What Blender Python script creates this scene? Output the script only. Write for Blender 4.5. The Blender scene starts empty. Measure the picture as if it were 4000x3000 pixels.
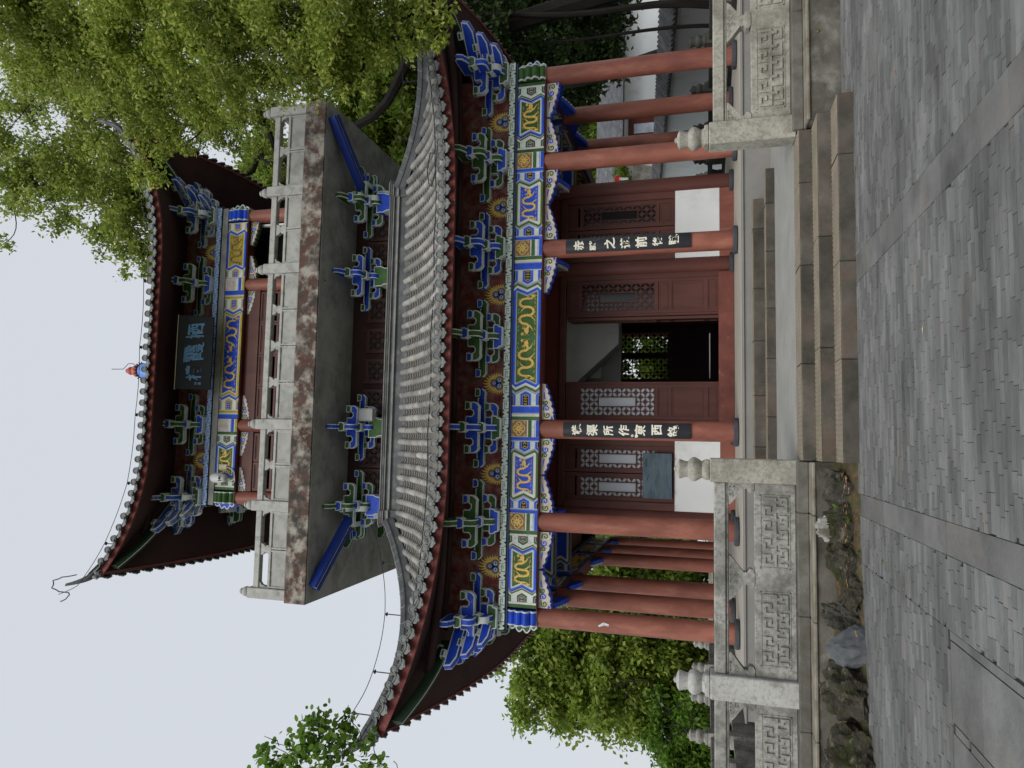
import bpy, math, random
import numpy as np
from mathutils import Vector, Matrix
random.seed(7); rng = np.random.default_rng(7)
S = bpy.context.scene; COL = S.collection
PI = math.pi

# ------------------------------------------------------------------ camera
# the photograph lies on its side: the camera is rolled a quarter turn
F_PX, PITCH, YAW, ROLL, CAMX = 2741.8, 0.268, 0.083, -0.0017, -2.1462
fw = Vector((math.sin(YAW)*math.cos(PITCH), math.cos(YAW)*math.cos(PITCH), math.sin(PITCH)))
rt = Vector((math.cos(YAW), -math.sin(YAW), 0)); up = rt.cross(fw)
rt2 = rt*math.cos(ROLL)+up*math.sin(ROLL); up2 = -rt*math.sin(ROLL)+up*math.cos(ROLL)
cam = bpy.data.cameras.new('camera'); camo = bpy.data.objects.new('camera', cam); COL.objects.link(camo)
cam.sensor_width = 36; cam.lens = F_PX/4000*36; cam.clip_start = .05; cam.clip_end = 900
ax, ay, az = -up2, rt2, -fw
camo.matrix_world = Matrix(((ax.x, ay.x, az.x, CAMX), (ax.y, ay.y, az.y, 0), (ax.z, ay.z, az.z, 1.6), (0, 0, 0, 1)))
S.camera = camo
# ------------------------------------------------------------------ sky and sun (overcast)
SUN_EL, SUN_AZ = math.radians(40), math.radians(200)       # azimuth: compass direction the light comes from (0 = +Y)
W = bpy.data.worlds.new('World'); S.world = W; W.use_nodes = True
nt = W.node_tree; nt.nodes.clear()
sk = nt.nodes.new('ShaderNodeTexSky'); sk.sky_type = 'NISHITA'; sk.sun_disc = False
sk.sun_elevation = SUN_EL; sk.sun_rotation = SUN_AZ; sk.air_density = 1.2; sk.dust_density = 4.0; sk.ozone_density = 1.0
mx = nt.nodes.new('ShaderNodeMix'); mx.data_type = 'RGBA'; mx.inputs[0].default_value = .93
mx.inputs[7].default_value = (4.62, 4.84, 5.18, 1)          # the cloud layer
bg = nt.nodes.new('ShaderNodeBackground'); bg.inputs[1].default_value = .1
ou = nt.nodes.new('ShaderNodeOutputWorld')
nt.links.new(sk.outputs[0], mx.inputs[6]); nt.links.new(mx.outputs[2], bg.inputs[0]); nt.links.new(bg.outputs[0], ou.inputs[0])
sl = bpy.data.lights.new('sun', 'SUN'); sl.energy = 1.5; sl.angle = math.radians(40); sl.color = (1, .965, .91)
so = bpy.data.objects.new('sun', sl); COL.objects.link(so)
sd = Vector((math.sin(SUN_AZ)*math.cos(SUN_EL), math.cos(SUN_AZ)*math.cos(SUN_EL), math.sin(SUN_EL)))
so.rotation_euler = sd.to_track_quat('Z', 'Y').to_euler(); so.location = (-20, -20, 30)
S.view_settings.view_transform = 'Standard'; S.view_settings.look = 'None'
S.view_settings.exposure = 0.6; S.view_settings.gamma = 1; S.view_settings.use_curve_mapping = False
S.cycles.max_bounces = 8; S.cycles.transparent_max_bounces = 12

# ------------------------------------------------------------------ materials
def srgb(r, g, b):
    f = lambda c: (c/255/12.92 if c/255 <= .04045 else ((c/255+.055)/1.055)**2.4)
    return (f(r), f(g), f(b))
MATS = {}
def mat(name, col, rough=.75, var=.25, scale=2.0, bump=0, bscale=60, stain=None, obj_var=0, spec=.3, detail=6, stretch=None, stain2=None, island=0, fine=0):
    """principled with world-space tone variation, optional stains [(colour, scale, amount 0-1, softness)] and per-object variation"""
    if name in MATS: return MATS[name]
    m = bpy.data.materials.new(name); m.use_nodes = True; n = m.node_tree.nodes; L = m.node_tree.links
    b = n['Principled BSDF']; b.inputs['Roughness'].default_value = rough; b.inputs['Specular IOR Level'].default_value = spec
    g = n.new('ShaderNodeNewGeometry'); vec = g.outputs['Position']
    if stretch:
        mp = n.new('ShaderNodeMapping'); mp.inputs['Scale'].default_value = stretch; L.new(vec, mp.inputs['Vector']); vec = mp.outputs[0]
    def noise(sc, det=detail, ro=.6):
        t = n.new('ShaderNodeTexNoise'); t.inputs['Scale'].default_value = sc; t.inputs['Detail'].default_value = det; t.inputs['Roughness'].default_value = ro
        L.new(vec, t.inputs['Vector']); return t
    def ramp(src, a, c):
        r = n.new('ShaderNodeMapRange'); r.inputs[1].default_value = a; r.inputs[2].default_value = c; L.new(src, r.inputs[0]); return r.outputs[0]
    def mixc(fac, A, B, mode='MIX'):
        x = n.new('ShaderNodeMix'); x.data_type = 'RGBA'; x.blend_type = mode
        if isinstance(fac, float): x.inputs[0].default_value = fac
        else: L.new(fac, x.inputs[0])
        for i, v in ((6, A), (7, B)):
            if isinstance(v, tuple): x.inputs[i].default_value = (*v, 1)
            else: L.new(v, x.inputs[i])
        return x.outputs[2]
    lo = tuple(c*(1-var) for c in col); hi = tuple(min(1, c*(1+var)) for c in col)
    c = mixc(ramp(noise(scale).outputs[0], .3, .7), lo, hi)
    if fine:
        f = ramp(noise(bscale, 3, .7).outputs[0], .35, .65)
        c = mixc(f, c, mixc(float(fine), c, (0.0, 0.0, 0.0)))
    for st in (stain, stain2):
        if st:
            sc, ssc, amt, soft = st
            f = ramp(noise(ssc, 8, .65).outputs[0], .5+(.5-amt)*.45-soft/2, .5+(.5-amt)*.45+soft/2)
            c = mixc(f, c, sc)
    if obj_var or island:
        if island: rnd = g.outputs['Random Per Island']; amt = island
        else:
            oi = n.new('ShaderNodeObjectInfo'); rnd = oi.outputs['Random']; amt = obj_var
        v = ramp(rnd, 0, 1); hs = n.new('ShaderNodeHueSaturation'); L.new(c, hs.inputs['Color'])
        mr = n.new('ShaderNodeMapRange'); mr.inputs[3].default_value = 1-amt; mr.inputs[4].default_value = 1+amt; L.new(rnd, mr.inputs[0]); L.new(mr.outputs[0], hs.inputs['Value'])
        c = hs.outputs[0]
    if isinstance(c, tuple): b.inputs['Base Color'].default_value = (*c, 1)
    else: L.new(c, b.inputs['Base Color'])
    if bump:
        bp = n.new('ShaderNodeBump'); bp.inputs['Strength'].default_value = min(1, bump); bp.inputs['Distance'].default_value = .02 if bump < .7 else .05
        L.new(noise(bscale, 5, .65).outputs[0], bp.inputs['Height']); L.new(bp.outputs[0], b.inputs['Normal'])
    MATS[name] = m; return m
def leafmat(name, c1, c2, c3, trans=.4):
    m = bpy.data.materials.new(name); m.use_nodes = True; n = m.node_tree.nodes; L = m.node_tree.links
    b = n['Principled BSDF']; b.inputs['Roughness'].default_value = .45; b.inputs['Specular IOR Level'].default_value = .25
    g = n.new('ShaderNodeNewGeometry'); r = n.new('ShaderNodeValToRGB'); e = r.color_ramp.elements
    e[0].color = (*c1, 1); e[1].color = (*c3, 1); x = e.new(.55); x.color = (*c2, 1)
    L.new(g.outputs['Random Per Island'], r.inputs[0])
    t = n.new('ShaderNodeTexNoise'); t.inputs['Scale'].default_value = .9; L.new(g.outputs['Position'], t.inputs['Vector'])
    mr = n.new('ShaderNodeMapRange'); mr.inputs[1].default_value = .3; mr.inputs[2].default_value = .7; mr.inputs[3].default_value = .7; mr.inputs[4].default_value = 1.3
    L.new(t.outputs[0], mr.inputs[0]); hs = n.new('ShaderNodeHueSaturation'); L.new(r.outputs[0], hs.inputs['Color']); L.new(mr.outputs[0], hs.inputs['Value'])
    L.new(hs.outputs[0], b.inputs['Base Color'])
    tr = n.new('ShaderNodeBsdfTranslucent'); L.new(hs.outputs[0], tr.inputs['Color'])
    ms = n.new('ShaderNodeMixShader'); ms.inputs[0].default_value = trans
    L.new(b.outputs[0], ms.inputs[1]); L.new(tr.outputs[0], ms.inputs[2]); L.new(ms.outputs[0], n['Material Output'].inputs[0])
    MATS[name] = m; return m

GREY = (.22, .23, .24)
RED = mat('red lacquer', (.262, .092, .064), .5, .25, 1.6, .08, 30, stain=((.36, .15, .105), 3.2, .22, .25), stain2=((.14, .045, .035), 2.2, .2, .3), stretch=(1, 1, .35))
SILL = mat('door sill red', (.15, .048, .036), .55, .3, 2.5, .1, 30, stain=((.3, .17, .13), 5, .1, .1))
REDSH = mat('shaded red lacquer', (.105, .034, .027), .5, .25, 1.6, .05, 30, stretch=(1, 1, .35))  # darker copy of the red lacquer, porch shade put into the inner columns' colour
REDD = mat('dark red paint', (.11, .024, .02), .6, .3, 1.3, .05, 30)
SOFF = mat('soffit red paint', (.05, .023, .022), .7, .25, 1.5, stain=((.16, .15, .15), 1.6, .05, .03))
FASC = mat('fascia red', (.17, .042, .037), .7, .3, 5, stain=((.4, .25, .22), 9, .14, .15))
WALLR = mat('painted red wall', (.2, .04, .036), .7, .35, 4, stain=((.33, .24, .2), 5, .3, .35))
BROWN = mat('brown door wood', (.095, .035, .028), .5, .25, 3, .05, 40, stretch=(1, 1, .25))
BROWND = mat('dark brown wood', (.06, .025, .021), .55, .25, 2, stretch=(1, 1, .3))
BLUE = mat('blue paint', (.02, .08, .6), .5, .25, 6, stain=(GREY, 3.1, .045, .03), obj_var=.15)
BLUEW = mat('weathered blue paint', (.03, .085, .42), .6, .3, 6, stain=((.27, .29, .31), 3.4, .42, .08))
BLUE2 = mat('light blue paint', (.12, .26, .72), .5, .12, 6)
NAVY = mat('slate blue paint', (.055, .075, .17), .6, .2, 4)
GREEN = mat('green paint', (.05, .125, .034), .55, .3, 6, stain=(GREY, 2.7, .03, .03), obj_var=.2)
YELL = mat('yellow paint', (.42, .33, .03), .55, .25, 6)
WHITE = mat('white trim paint', (.68, .73, .72), .6, .12, 8, stain=((.3, .31, .31), 6, .1, .2))
MINT = mat('mint key paint', (.64, .76, .69), .6, .1, 8, stain=(GREY, 2.2, .07, .04))
SKYB = mat('pale blue key paint', (.42, .58, .92), .6, .1, 8)
CREAM = mat('cream paint', (.68, .62, .42), .6, .12, 8)
GOLD = mat('gold relief', (.84, .56, .14), .42, .25, 30, .1, 90)
DARK = mat('dark gap', (.02, .022, .024), .8)
PINK = mat('pinkish white paint', (.6, .55, .51), .65, .15, 8, stain=((.45, .2, .17), 5, .12, .3))
OCHRE = mat('ochre paint', (.3, .17, .07), .6, .2, 10)
PLAST = mat('grey plaster', (.36, .36, .34), .9, .16, 1.2, .15, 60, stain=((.13, .13, .12), 1.5, .22, .35), stain2=((.05, .048, .045), 4.5, .05, .03))
WHITEW = mat('white wall', (.74, .76, .77), .85, .05, 1, stain=((.5, .5, .48), 1.2, .08, .3))
SLABE = mat('peeling slab paint', (.14, .075, .06), .9, .5, 1.2, .4, 40, stain=((.33, .31, .27), 3.4, .47, .14), stain2=((.05, .043, .037), 2.4, .44, .18), fine=.25)
CONC = mat('grey cement', (.36, .36, .345), .9, .12, 2, .12, 90, stain=((.17, .165, .15), 3, .2, .35))
BALU = mat('pale cement rail', (.43, .43, .41), .9, .12, 3, .12, 70, stain=((.17, .165, .15), 5, .2, .3), fine=.2)
TILE = mat('grey roof tile', (.23, .23, .222), .85, .25, 2.5, .15, 60, stain=((.36, .345, .3), 2.4, .3, .3), obj_var=.3)
TILES = mat('grey roof tile run', (.23, .23, .222), .85, .25, 2.5, .15, 60, stain=((.36, .345, .3), 2.4, .3, .3), island=.3)
PANT = mat('pan tile', (.2, .19, .165), .85, .2, 5, .1, 60)
PAND = mat('pan tile hollow shade', (.05, .05, .05), .9, .2, 5)  # near-black colour stands in for the shadow beneath and between the lips
CAPT = mat('eave tile grey', (.17, .185, .185), .8, .15, 6, .2, 60, obj_var=.15)
RIDGE = mat('dark ridge', (.105, .11, .12), .75, .3, 2.5, .2, 40, stain=((.25, .25, .24), 2.4, .22, .25))
RIDGEL = mat('ridge cement', (.27, .27, .26), .85, .25, 4, .2, 50)
GRAN = mat('carved granite', (.42, .41, .35), .9, .14, 3, .5, 75, stain=((.16, .155, .13), 20, .24, .3), stain2=((.13, .125, .1), 2.2, .26, .25), fine=.22)
GRANL = mat('pale granite', (.47, .47, .45), .9, .14, 3, .5, 75, stain=((.2, .2, .18), 18, .2, .3), stain2=((.16, .16, .14), 2.2, .16, .25), fine=.15)
GRANB = mat('dirty base granite', (.17, .165, .145), .95, .2, 3, .5, 60, stain=((.08, .075, .06), 3.5, .42, .3), stain2=((.13, .09, .06), 2.4, .15, .2), fine=.2)
STRUT = mat('strut blue', (.012, .04, .28), .55, .2, 4)
GRANK = mat('shaded granite', (.09, .09, .08), .95, .3, 3, .5, 75)  # granite darkened in colour to stand in for shade, some dirt included
GRAND = mat('grey granite', (.4, .4, .37), .9, .16, 3, .5, 75, stain=((.13, .13, .115), 20, .3, .3), stain2=((.11, .11, .095), 2.0, .33, .25), fine=.22)
DIRTY = mat('mossy cement wall', (.15, .14, .12), .95, .3, 2, .5, 25, stain=((.035, .035, .024), 2.2, .45, .35), stain2=((.27, .26, .235), 2.0, .2, .2))
LEDGE = mat('pale ledge', (.24, .225, .185), .9, .2, 4, .4, 40, stain=((.11, .085, .055), 3.5, .32, .3))
STEPR = mat('brown step stone', (.1, .088, .076), .9, .25, 2.5, .35, 60, stain=((.03, .033, .022), 2, .36, .35), stain2=((.14, .085, .06), 1.5, .08, .3), obj_var=.15)
STEPT = mat('tan step tread', (.24, .2, .16), .9, .2, 3, .3, 60, stain=((.17, .17, .1), 2.5, .3, .3))
SPECK = mat('speckled platform stone', (.27, .265, .25), .85, .1, 2, .3, 140, fine=.35)
FLOOR = mat('porch floor', (.4, .38, .33), .7, .1, 2)
LAND = mat('landing cement', (.31, .31, .29), .85, .1, 2.2, .12, 80, stain=((.25, .25, .23), 1.6, .25, .4))
SLATE = mat('slate plinth', (.055, .06, .07), .8, .25, 8, .3, 50)
PAVE = mat('grey paver', (.168, .17, .168), .7, .25, 2.6, .5, 40, obj_var=.22, stain=((.2, .185, .165), 2.3, .12, .25), stain2=((.055, .055, .055), .9, .25, .35), stretch=(.45, 1.6, 1))
PAVES = mat('grey paver run', (.168, .17, .168), .7, .25, 2.6, .5, 40, island=.22, stain=((.2, .185, .165), 2.3, .12, .25), stain2=((.055, .055, .055), .9, .25, .35), stretch=(.45, 1.6, 1))
PSLAB = mat('grey slab', (.155, .155, .152), .7, .2, 2.2, .4, 30, obj_var=.12, stain=((.19, .175, .15), 1.6, .18, .3), stain2=((.06, .06, .06), 1.3, .25, .3))
JOINT = mat('paver joint', (.04, .039, .036), .95, .3, 8)
SOIL = mat('soil and litter', (.075, .055, .035), .95, .4, 8, .6, 50, stain=((.2, .11, .055), 14, .25, .2), stain2=((.05, .07, .015), 3, .3, .3))
ROCKM = mat('mossy rock', (.06, .054, .04), .95, .5, 7, 1, 22, stain=((.04, .05, .01), 3.2, .3, .2), stain2=((.24, .22, .16), 6, .2, .1), stretch=(1, 1, 2.0))
ROCKD = mat('dark rock', (.07, .066, .056), .95, .45, 5, .8, 16, stain=((.02, .022, .012), 3.2, .4, .2), stain2=((.22, .2, .15), 5, .16, .12), stretch=(1, 1, 2.0))
ROCKS = mat('slate rock', (.1, .108, .118), .85, .25, 3, .5, 25)
ROCKW = mat('whitewashed rock', (.32, .32, .29), .9, .2, 6, .6, 30, stain=((.12, .11, .085), 6, .4, .15))
WIRE = mat('wire', (.03, .03, .032), .6)
STEEL = mat('pale metal', (.6, .6, .58), .45, .1, 4)
BARK = mat('dark bark', (.014, .012, .01), .95, .35, 5, .8, 20, stretch=(1, 1, .3))
BLACKB = mat('black lacquer board', (.008, .01, .014), .28, .2, 3, spec=.5)
LETTER = mat('cream lettering', (.75, .73, .62), .6, .05)
LETBLUE = mat('blue lettering', (.1, .22, .36), .6, .15, 5)
PLAQ = mat('black plaque', (.012, .014, .017), .55, .2, 3)
BOARD = mat('weathered notice board', (.065, .1, .13), .3, .3, 2.5, stain=((.13, .18, .22), 6, .3, .3), stain2=((.015, .02, .025), 9, .16, .1), stretch=(.4, 1, 2.2))
PANEW = mat('pale pane', (.42, .45, .5), .25, .06, 2, spec=.5)
PANED = mat('dark pane', (.012, .013, .014), .15, .1, 2, spec=.5)
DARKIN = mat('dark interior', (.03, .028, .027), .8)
CAMW = mat('white plastic', (.7, .71, .7), .35, .04)
LEAFA = leafmat('bright leaf', (.14, .215, .03), (.3, .375, .055), (.54, .56, .16), .5)
LEAFE = leafmat('olive leaf', (.12, .19, .03), (.25, .325, .05), (.46, .5, .13), .5)
LEAFB = leafmat('mid leaf', (.1, .175, .022), (.225, .325, .045), (.4, .46, .1), .5)
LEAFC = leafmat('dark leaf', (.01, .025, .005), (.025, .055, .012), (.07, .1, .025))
LEAFD = leafmat('round leaf', (.08, .17, .02), (.15, .28, .035), (.24, .38, .07), .55)
DRYL = mat('dry leaf', (.3, .16, .075), .8, .25, 30)

# ------------------------------------------------------------------ mesh builder
ORG = {}
class MB:
    def __init__(s): s.v = []; s.f = []; s.m = []; s.T = None
    def add(s, vs, fs, mi=0):
        o = len(s.v)
        if s.T is not None: vs = [tuple(s.T @ Vector(p)) for p in vs]
        s.v += [tuple(p) for p in vs]; s.f += [tuple(i+o for i in q) for q in fs]; s.m += [mi]*len(fs); return s
    def box(s, x0, x1, y0, y1, z0, z1, mi=0):
        if x0 > x1: x0, x1 = x1, x0
        if y0 > y1: y0, y1 = y1, y0
        return s.add([(x0,y0,z0),(x1,y0,z0),(x1,y1,z0),(x0,y1,z0),(x0,y0,z1),(x1,y0,z1),(x1,y1,z1),(x0,y1,z1)],
                     [(0,3,2,1),(4,5,6,7),(0,1,5,4),(1,2,6,5),(2,3,7,6),(3,0,4,7)], mi)
    def prism(s, P, a, b, axis='y', mi=0, back=True):
        """polygon in the plane across axis, between a and b; for 'y' the points are (x,z), front at a"""
        area = sum(P[i][0]*P[(i+1) % len(P)][1]-P[(i+1) % len(P)][0]*P[i][1] for i in range(len(P)))
        if area < 0: P = P[::-1]
        n = len(P)
        if axis == 'y': mk = lambda p, t: (p[0], t, p[1])
        elif axis == 'x': mk = lambda p, t: (t, p[0], p[1])
        else: mk = lambda p, t: (p[0], p[1], t)
        vs = [mk(p, a) for p in P]+[mk(p, b) for p in P]
        fl = (axis == 'y') == (a < b)
        fr = tuple(range(n)) if fl else tuple(range(n))[::-1]
        bk = tuple(range(2*n-1, n-1, -1)) if fl else tuple(range(n, 2*n))
        fs = [fr]+([bk] if back else [])
        for i in range(n):
            j = (i+1) % n; q = (i, i+n, j+n, j) if fl else (i, j, j+n, i+n)
            fs.append(q)
        return s.add(vs, fs, mi)
    def loft(s, rings, closed=True, caps=True, mi=0):
        n = len(rings[0]); vs = [p for r in rings for p in r]; fs = []
        for k in range(len(rings)-1):
            for i in range(n if closed else n-1):
                j = (i+1) % n; fs.append((k*n+i, k*n+j, (k+1)*n+j, (k+1)*n+i))
        if caps and closed: fs += [tuple(range(n))[::-1], tuple(range((len(rings)-1)*n, len(rings)*n))]
        return s.add(vs, fs, mi)
    def tube(s, path, r, n=6, mi=0, flat=1.0):
        path = [Vector(p) for p in path]; rings = []
        rs = r if isinstance(r, (list, tuple)) else [r]*len(path)
        ref = None
        for i, p in enumerate(path):
            t = (path[min(i+1, len(path)-1)]-path[max(i-1, 0)]).normalized()
            if ref is None:
                ref = Vector((0, 0, 1)) if abs(t.z) < .9 else Vector((0, 1, 0))
            a = (ref-t*ref.dot(t)).normalized(); b = t.cross(a); ref = a
            rings.append([p+a*math.cos(2*PI*k/n)*rs[i]+b*math.sin(2*PI*k/n)*rs[i] for k in range(n)])
        return s.loft(rings, mi=mi)
    def lathe(s, prof, cx=0, cy=0, n=16, mi=0, cz=0):
        rings = [[(cx+r*math.cos(2*PI*k/n), cy+r*math.sin(2*PI*k/n), cz+z) for k in range(n)] for r, z in prof]
        return s.loft(rings, mi=mi)
    def mesh(s, name, mats):
        me = bpy.data.meshes.new(name); me.from_pydata(s.v, [], s.f)
        for m in (mats if isinstance(mats, (list, tuple)) else [mats]): me.materials.append(m)
        if any(s.m): me.polygons.foreach_set('material_index', s.m)
        me.update(); return me
    def build(s, name, mats, parent=None, smooth=False, bevel=0, org=None):
        """links ONE object; world coordinates in, stored relative to the parent's base (or to org)"""
        o_ = Vector(org) if org is not None else (ORG.get(parent.name, Vector()) if parent else Vector())
        if o_.length: s.v = [(p[0]-o_.x, p[1]-o_.y, p[2]-o_.z) for p in s.v]
        me = s.mesh(name, mats)
        return link(name, me, parent, o_-(ORG.get(parent.name, Vector()) if parent else Vector()), smooth=smooth, bevel=bevel)
def link(name, me, parent=None, loc=(0, 0, 0), rotz=0, smooth=False, bevel=0, kind=None):
    o = bpy.data.objects.new(name, me); COL.objects.link(o); o.location = loc
    if rotz: o.rotation_euler = (0, 0, rotz)
    if parent: o.parent = parent
    ORG[o.name] = (ORG.get(parent.name, Vector()) if parent else Vector())+Vector(loc)
    if smooth and me:
        me.polygons.foreach_set('use_smooth', [True]*len(me.polygons))
        if smooth != 'all': me.set_sharp_from_angle(angle=math.radians(38))
    if bevel:
        b = o.modifiers.new('bevel', 'BEVEL'); b.width = bevel; b.segments = 1; b.limit_method = 'ANGLE'
    if kind: o['kind'] = kind
    return o
def tag(o, label=None, cat=None, group=None, kind=None):
    if label: o['label'] = label
    if cat: o['category'] = cat
    if group: o['group'] = group
    if kind: o['kind'] = kind
    return o
def thing(name, label, cat, loc=(0, 0, 0), group=None):
    o = bpy.data.objects.new(name, None); COL.objects.link(o); o.location = loc; o.empty_display_size = .2
    ORG[o.name] = Vector(loc); return tag(o, label, cat, group)
def dup(o, parent, loc, rotz=0, rec=True):
    c = o.copy(); COL.objects.link(c); c.parent = parent; c.location = loc; c.rotation_euler = (0, 0, rotz)
    ORG[c.name] = (ORG.get(parent.name, Vector()) if parent else Vector())+Vector(loc)
    if rec:
        for ch in o.children:
            d = ch.copy(); COL.objects.link(d); d.parent = c
    return c
def inset(P, d):
    area = sum(P[i][0]*P[(i+1) % len(P)][1]-P[(i+1) % len(P)][0]*P[i][1] for i in range(len(P)))
    if area < 0: P = P[::-1]
    out = []; n = len(P)
    for i in range(n):
        a, b, c = Vector(P[i-1]), Vector(P[i]), Vector(P[(i+1) % n])
        e1 = (b-a).normalized(); e2 = (c-b).normalized(); n1 = Vector((-e1.y, e1.x)); n2 = Vector((-e2.y, e2.x))
        k = 1+n1.dot(n2); q = b+(n1+n2)*(d/max(k, .45)); out.append((q.x, q.y))
    return out
def arc(cx, cz, r, a0, a1, n):
    return [(cx+r*math.cos(math.radians(a0+(a1-a0)*i/n)), cz+r*math.sin(math.radians(a0+(a1-a0)*i/n))) for i in range(n+1)]
def ribbon(mb, pts, w, y, t=.004, mi=0):
    """flat painted or relief stroke in the xz plane, front at y-t; w may taper"""
    n = len(pts); ws = w if isinstance(w, (list, tuple)) else [w]*n; L_ = []; R_ = []
    for i, p in enumerate(pts):
        a = pts[max(i-1, 0)]; b = pts[min(i+1, n-1)]; dx, dz = b[0]-a[0], b[1]-a[1]; l = math.hypot(dx, dz) or 1
        nx, nz = -dz/l, dx/l; L_.append((p[0]+nx*ws[i], p[1]+nz*ws[i])); R_.append((p[0]-nx*ws[i], p[1]-nz*ws[i]))
    vs = [(q[0], y-t, q[1]) for q in L_]+[(q[0], y-t, q[1]) for q in R_]+[(q[0], y, q[1]) for q in L_]+[(q[0], y, q[1]) for q in R_]
    fs = []
    for i in range(n-1):
        fs += [(i, n+i, n+i+1, i+1), (i, i+1, 2*n+i+1, 2*n+i), (n+i, 3*n+i, 3*n+i+1, n+i+1)]
    fs += [(0, 2*n, 3*n, n), (n-1, 2*n-1, 4*n-1, 3*n-1)]
    return mb.add(vs, fs, mi)
# ================================================================== PAVILION
D0 = 14.285; XC = [-5.72, -3.8, -1.9, 1.9, 3.8, 5.72]; YC = [D0, 16.215, 18.1, 21.9, 23.785, 25.715]
CX, CY = 0.0, 20.0; FL = .9654
PAV = thing('pavilion', 'two-storey red-columned pavilion with grey tiled flying eaves and blue and green painted beams', 'pavilion', (CX, CY, FL))
def SIDE(k): return Matrix.Translation((CX, CY, 0)) @ Matrix.Rotation(-k*PI/2, 4, 'Z') @ Matrix.Translation((-CX, -CY, 0))
PO = Vector((CX, CY, FL))
# ---- platform
def column(h, r, m=RED):
    b = MB(); b.lathe([(r, .1), (r*1.01, h*.3), (r, h*.7), (r*.985, h)], n=28); return b.mesh('column', m)
def plinth(r):
    b = MB(); b.lathe([(r*1.3, 0), (r*1.42, .025), (r*1.42, .075), (r*1.3, .1)], n=28); return b.mesh('plinth', SLATE)
cm, pm = column(4.9-FL, .197), plinth(.197)
cmi, pmi = column(4.4, .19, REDSH), plinth(.19)
def put_col(x, y, me, pl, z=FL):
    c = link('column', me, PAV, Vector((x, y, z))-PO, smooth=True)
    if pl: link('plinth', pl, c, smooth=True)
    return c
for i, x in enumerate(XC):
    for j, y in enumerate(YC):
        if i in (0, 5) or j in (0, 5): put_col(x, y, cm, pm)
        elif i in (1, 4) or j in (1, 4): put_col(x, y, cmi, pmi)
cmu = column(2.66, .178)
for i, x in enumerate(XC[1:5]):
    for j, y in enumerate(YC[1:5]):
        if i in (0, 3) or j in (0, 3): put_col(x, y, cmu, None, 10.9)
# small paint chips on the corner column
b = MB(); ribbon(b, [(-5.75, 3.62), (-5.7, 3.52), (-5.72, 3.42)], [.015, .03, .018], D0-.193, .004); b.build('paint_chip', WHITE, PAV)

# ---- painted beams
ZG = [(0, .07), (.13, 0), (.5, .10), (.87, 0), (1, .07)]
def zig(u, v0, v1, H, k=1.0):
    pts = []; f = lambda t: np.interp(t, [a for a, _ in ZG], [c for _, c in ZG])*k
    t0, t1 = v0/H, v1/H
    pts.append((u+f(t0), v0))
    for a, c in ZG:
        if t0 < a < t1: pts.append((u+c*k, a*H))
    pts.append((u+f(t1), v1)); return pts
BM = [DARK, BLUE, BLUE2, GREEN, WHITE, CREAM, YELL, GOLD, NAVY]
K = dict(dark=0, blue=1, lblue=2, green=3, white=4, cream=5, yellow=6, gold=7, navy=8)
def painted_beam(W_, H, strips, box, boxw, zigs, frame, field, top=.05, orn='dark'):
    """painted face of a beam, one raised sheet per colour; u from 0 to W_, v from 0 to H, facing -y; returns mesh and the field's span"""
    b = MB(); t = [0.0]; step = .0022
    def poly(P, c):
        t[0] += step; b.prism(P, -t[0], 0.0, 'y', K[c], back=False)
    poly([(0, 0), (W_, 0), (W_, H), (0, H)], 'white')
    x = 0.0
    for w, c in strips:
        for a in (x, W_-x-w): b.prism([(a, .001), (a+w, .001), (a+w, H-.001), (a, H-.001)], -.0045, 0, 'y', K[c], back=False)
        x += w
    u0 = x
    tb = t[0]
    # box pattern: one whole and two half arrows pointing inwards
    main, lt = box
    for sgn in (1, -1):
        for (v0, v1, half) in ((.30*H, .70*H, 0), (-.12*H, .135*H, 1), (.865*H, 1.12*H, 1)):
            vm = (v0+v1)/2 if not half else (0 if v0 < 0 else H); tip = u0+boxw+(.055 if not half else .03)
            hh = (v1-v0)/2 if not half else .135*H
            for q, (ins, c) in enumerate(((0, lt), (.014, main), (.05, 'cream'), (.056, orn))):
                a, h2, tp = u0+.004, hh-ins*1.0, tip-ins*1.25
                if h2 <= .008: continue
                P = [(a, max(0, vm-h2)), (tp-h2*.55, max(0, vm-h2)), (tp, min(max(vm, 0), H)), (tp-h2*.55, min(H, vm+h2)), (a, min(H, vm+h2))]
                Q = []
                for p in P:
                    if not Q or (abs(p[0]-Q[-1][0])+abs(p[1]-Q[-1][1]) > 1e-4): Q.append(p)
                if sgn < 0: Q = [(W_-p[0], p[1]) for p in Q]
                b.prism(Q, -(.0045+q*.0015), 0, 'y', K[c], back=False)
            if not half:                                            # gilded sprig
                nk = max(2, int(boxw/.06)); dk = (boxw-.03)/nk
                for k in range(nk*2):
                    uu = u0+.012+(k//2)*dk; s2 = 1 if k % 2 else -1
                    if 1:
                        pts = [(uu, vm), (uu+dk*.3, vm+s2*.006), (uu+dk*.62, vm+s2*.024), (uu+dk*.3, vm+s2*.034), (uu+dk*.2, vm+s2*.022)]
                        if sgn < 0: pts = [(W_-p[0], p[1]) for p in pts]
                        ribbon(b, pts, .0042, -.0105, .002, K['gold'])
    u = u0+boxw-.035
    t[0] = .011
    for w, c in zigs:
        Lp = zig(u, .0005, H-.0005, H); P = Lp[::-1]+[(W_-p[0], p[1]) for p in Lp]
        poly(P, c); u += w
    v = 0
    for w, c in frame:
        v0, v1 = max(v, .0005), H-max(v, .0005)
        Lp = zig(u, v0, v1, H); P = Lp[::-1]+[(W_-p[0], p[1]) for p in Lp]
        poly(P, c); u += w; v += w*.9
    v0, v1 = v, H-v
    Lp = zig(u, v0, v1, H); P = Lp[::-1]+[(W_-p[0], p[1]) for p in Lp]
    poly(P, field)
    return b, (u+.1, W_-u-.1, v0, v1, t[0])
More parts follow.
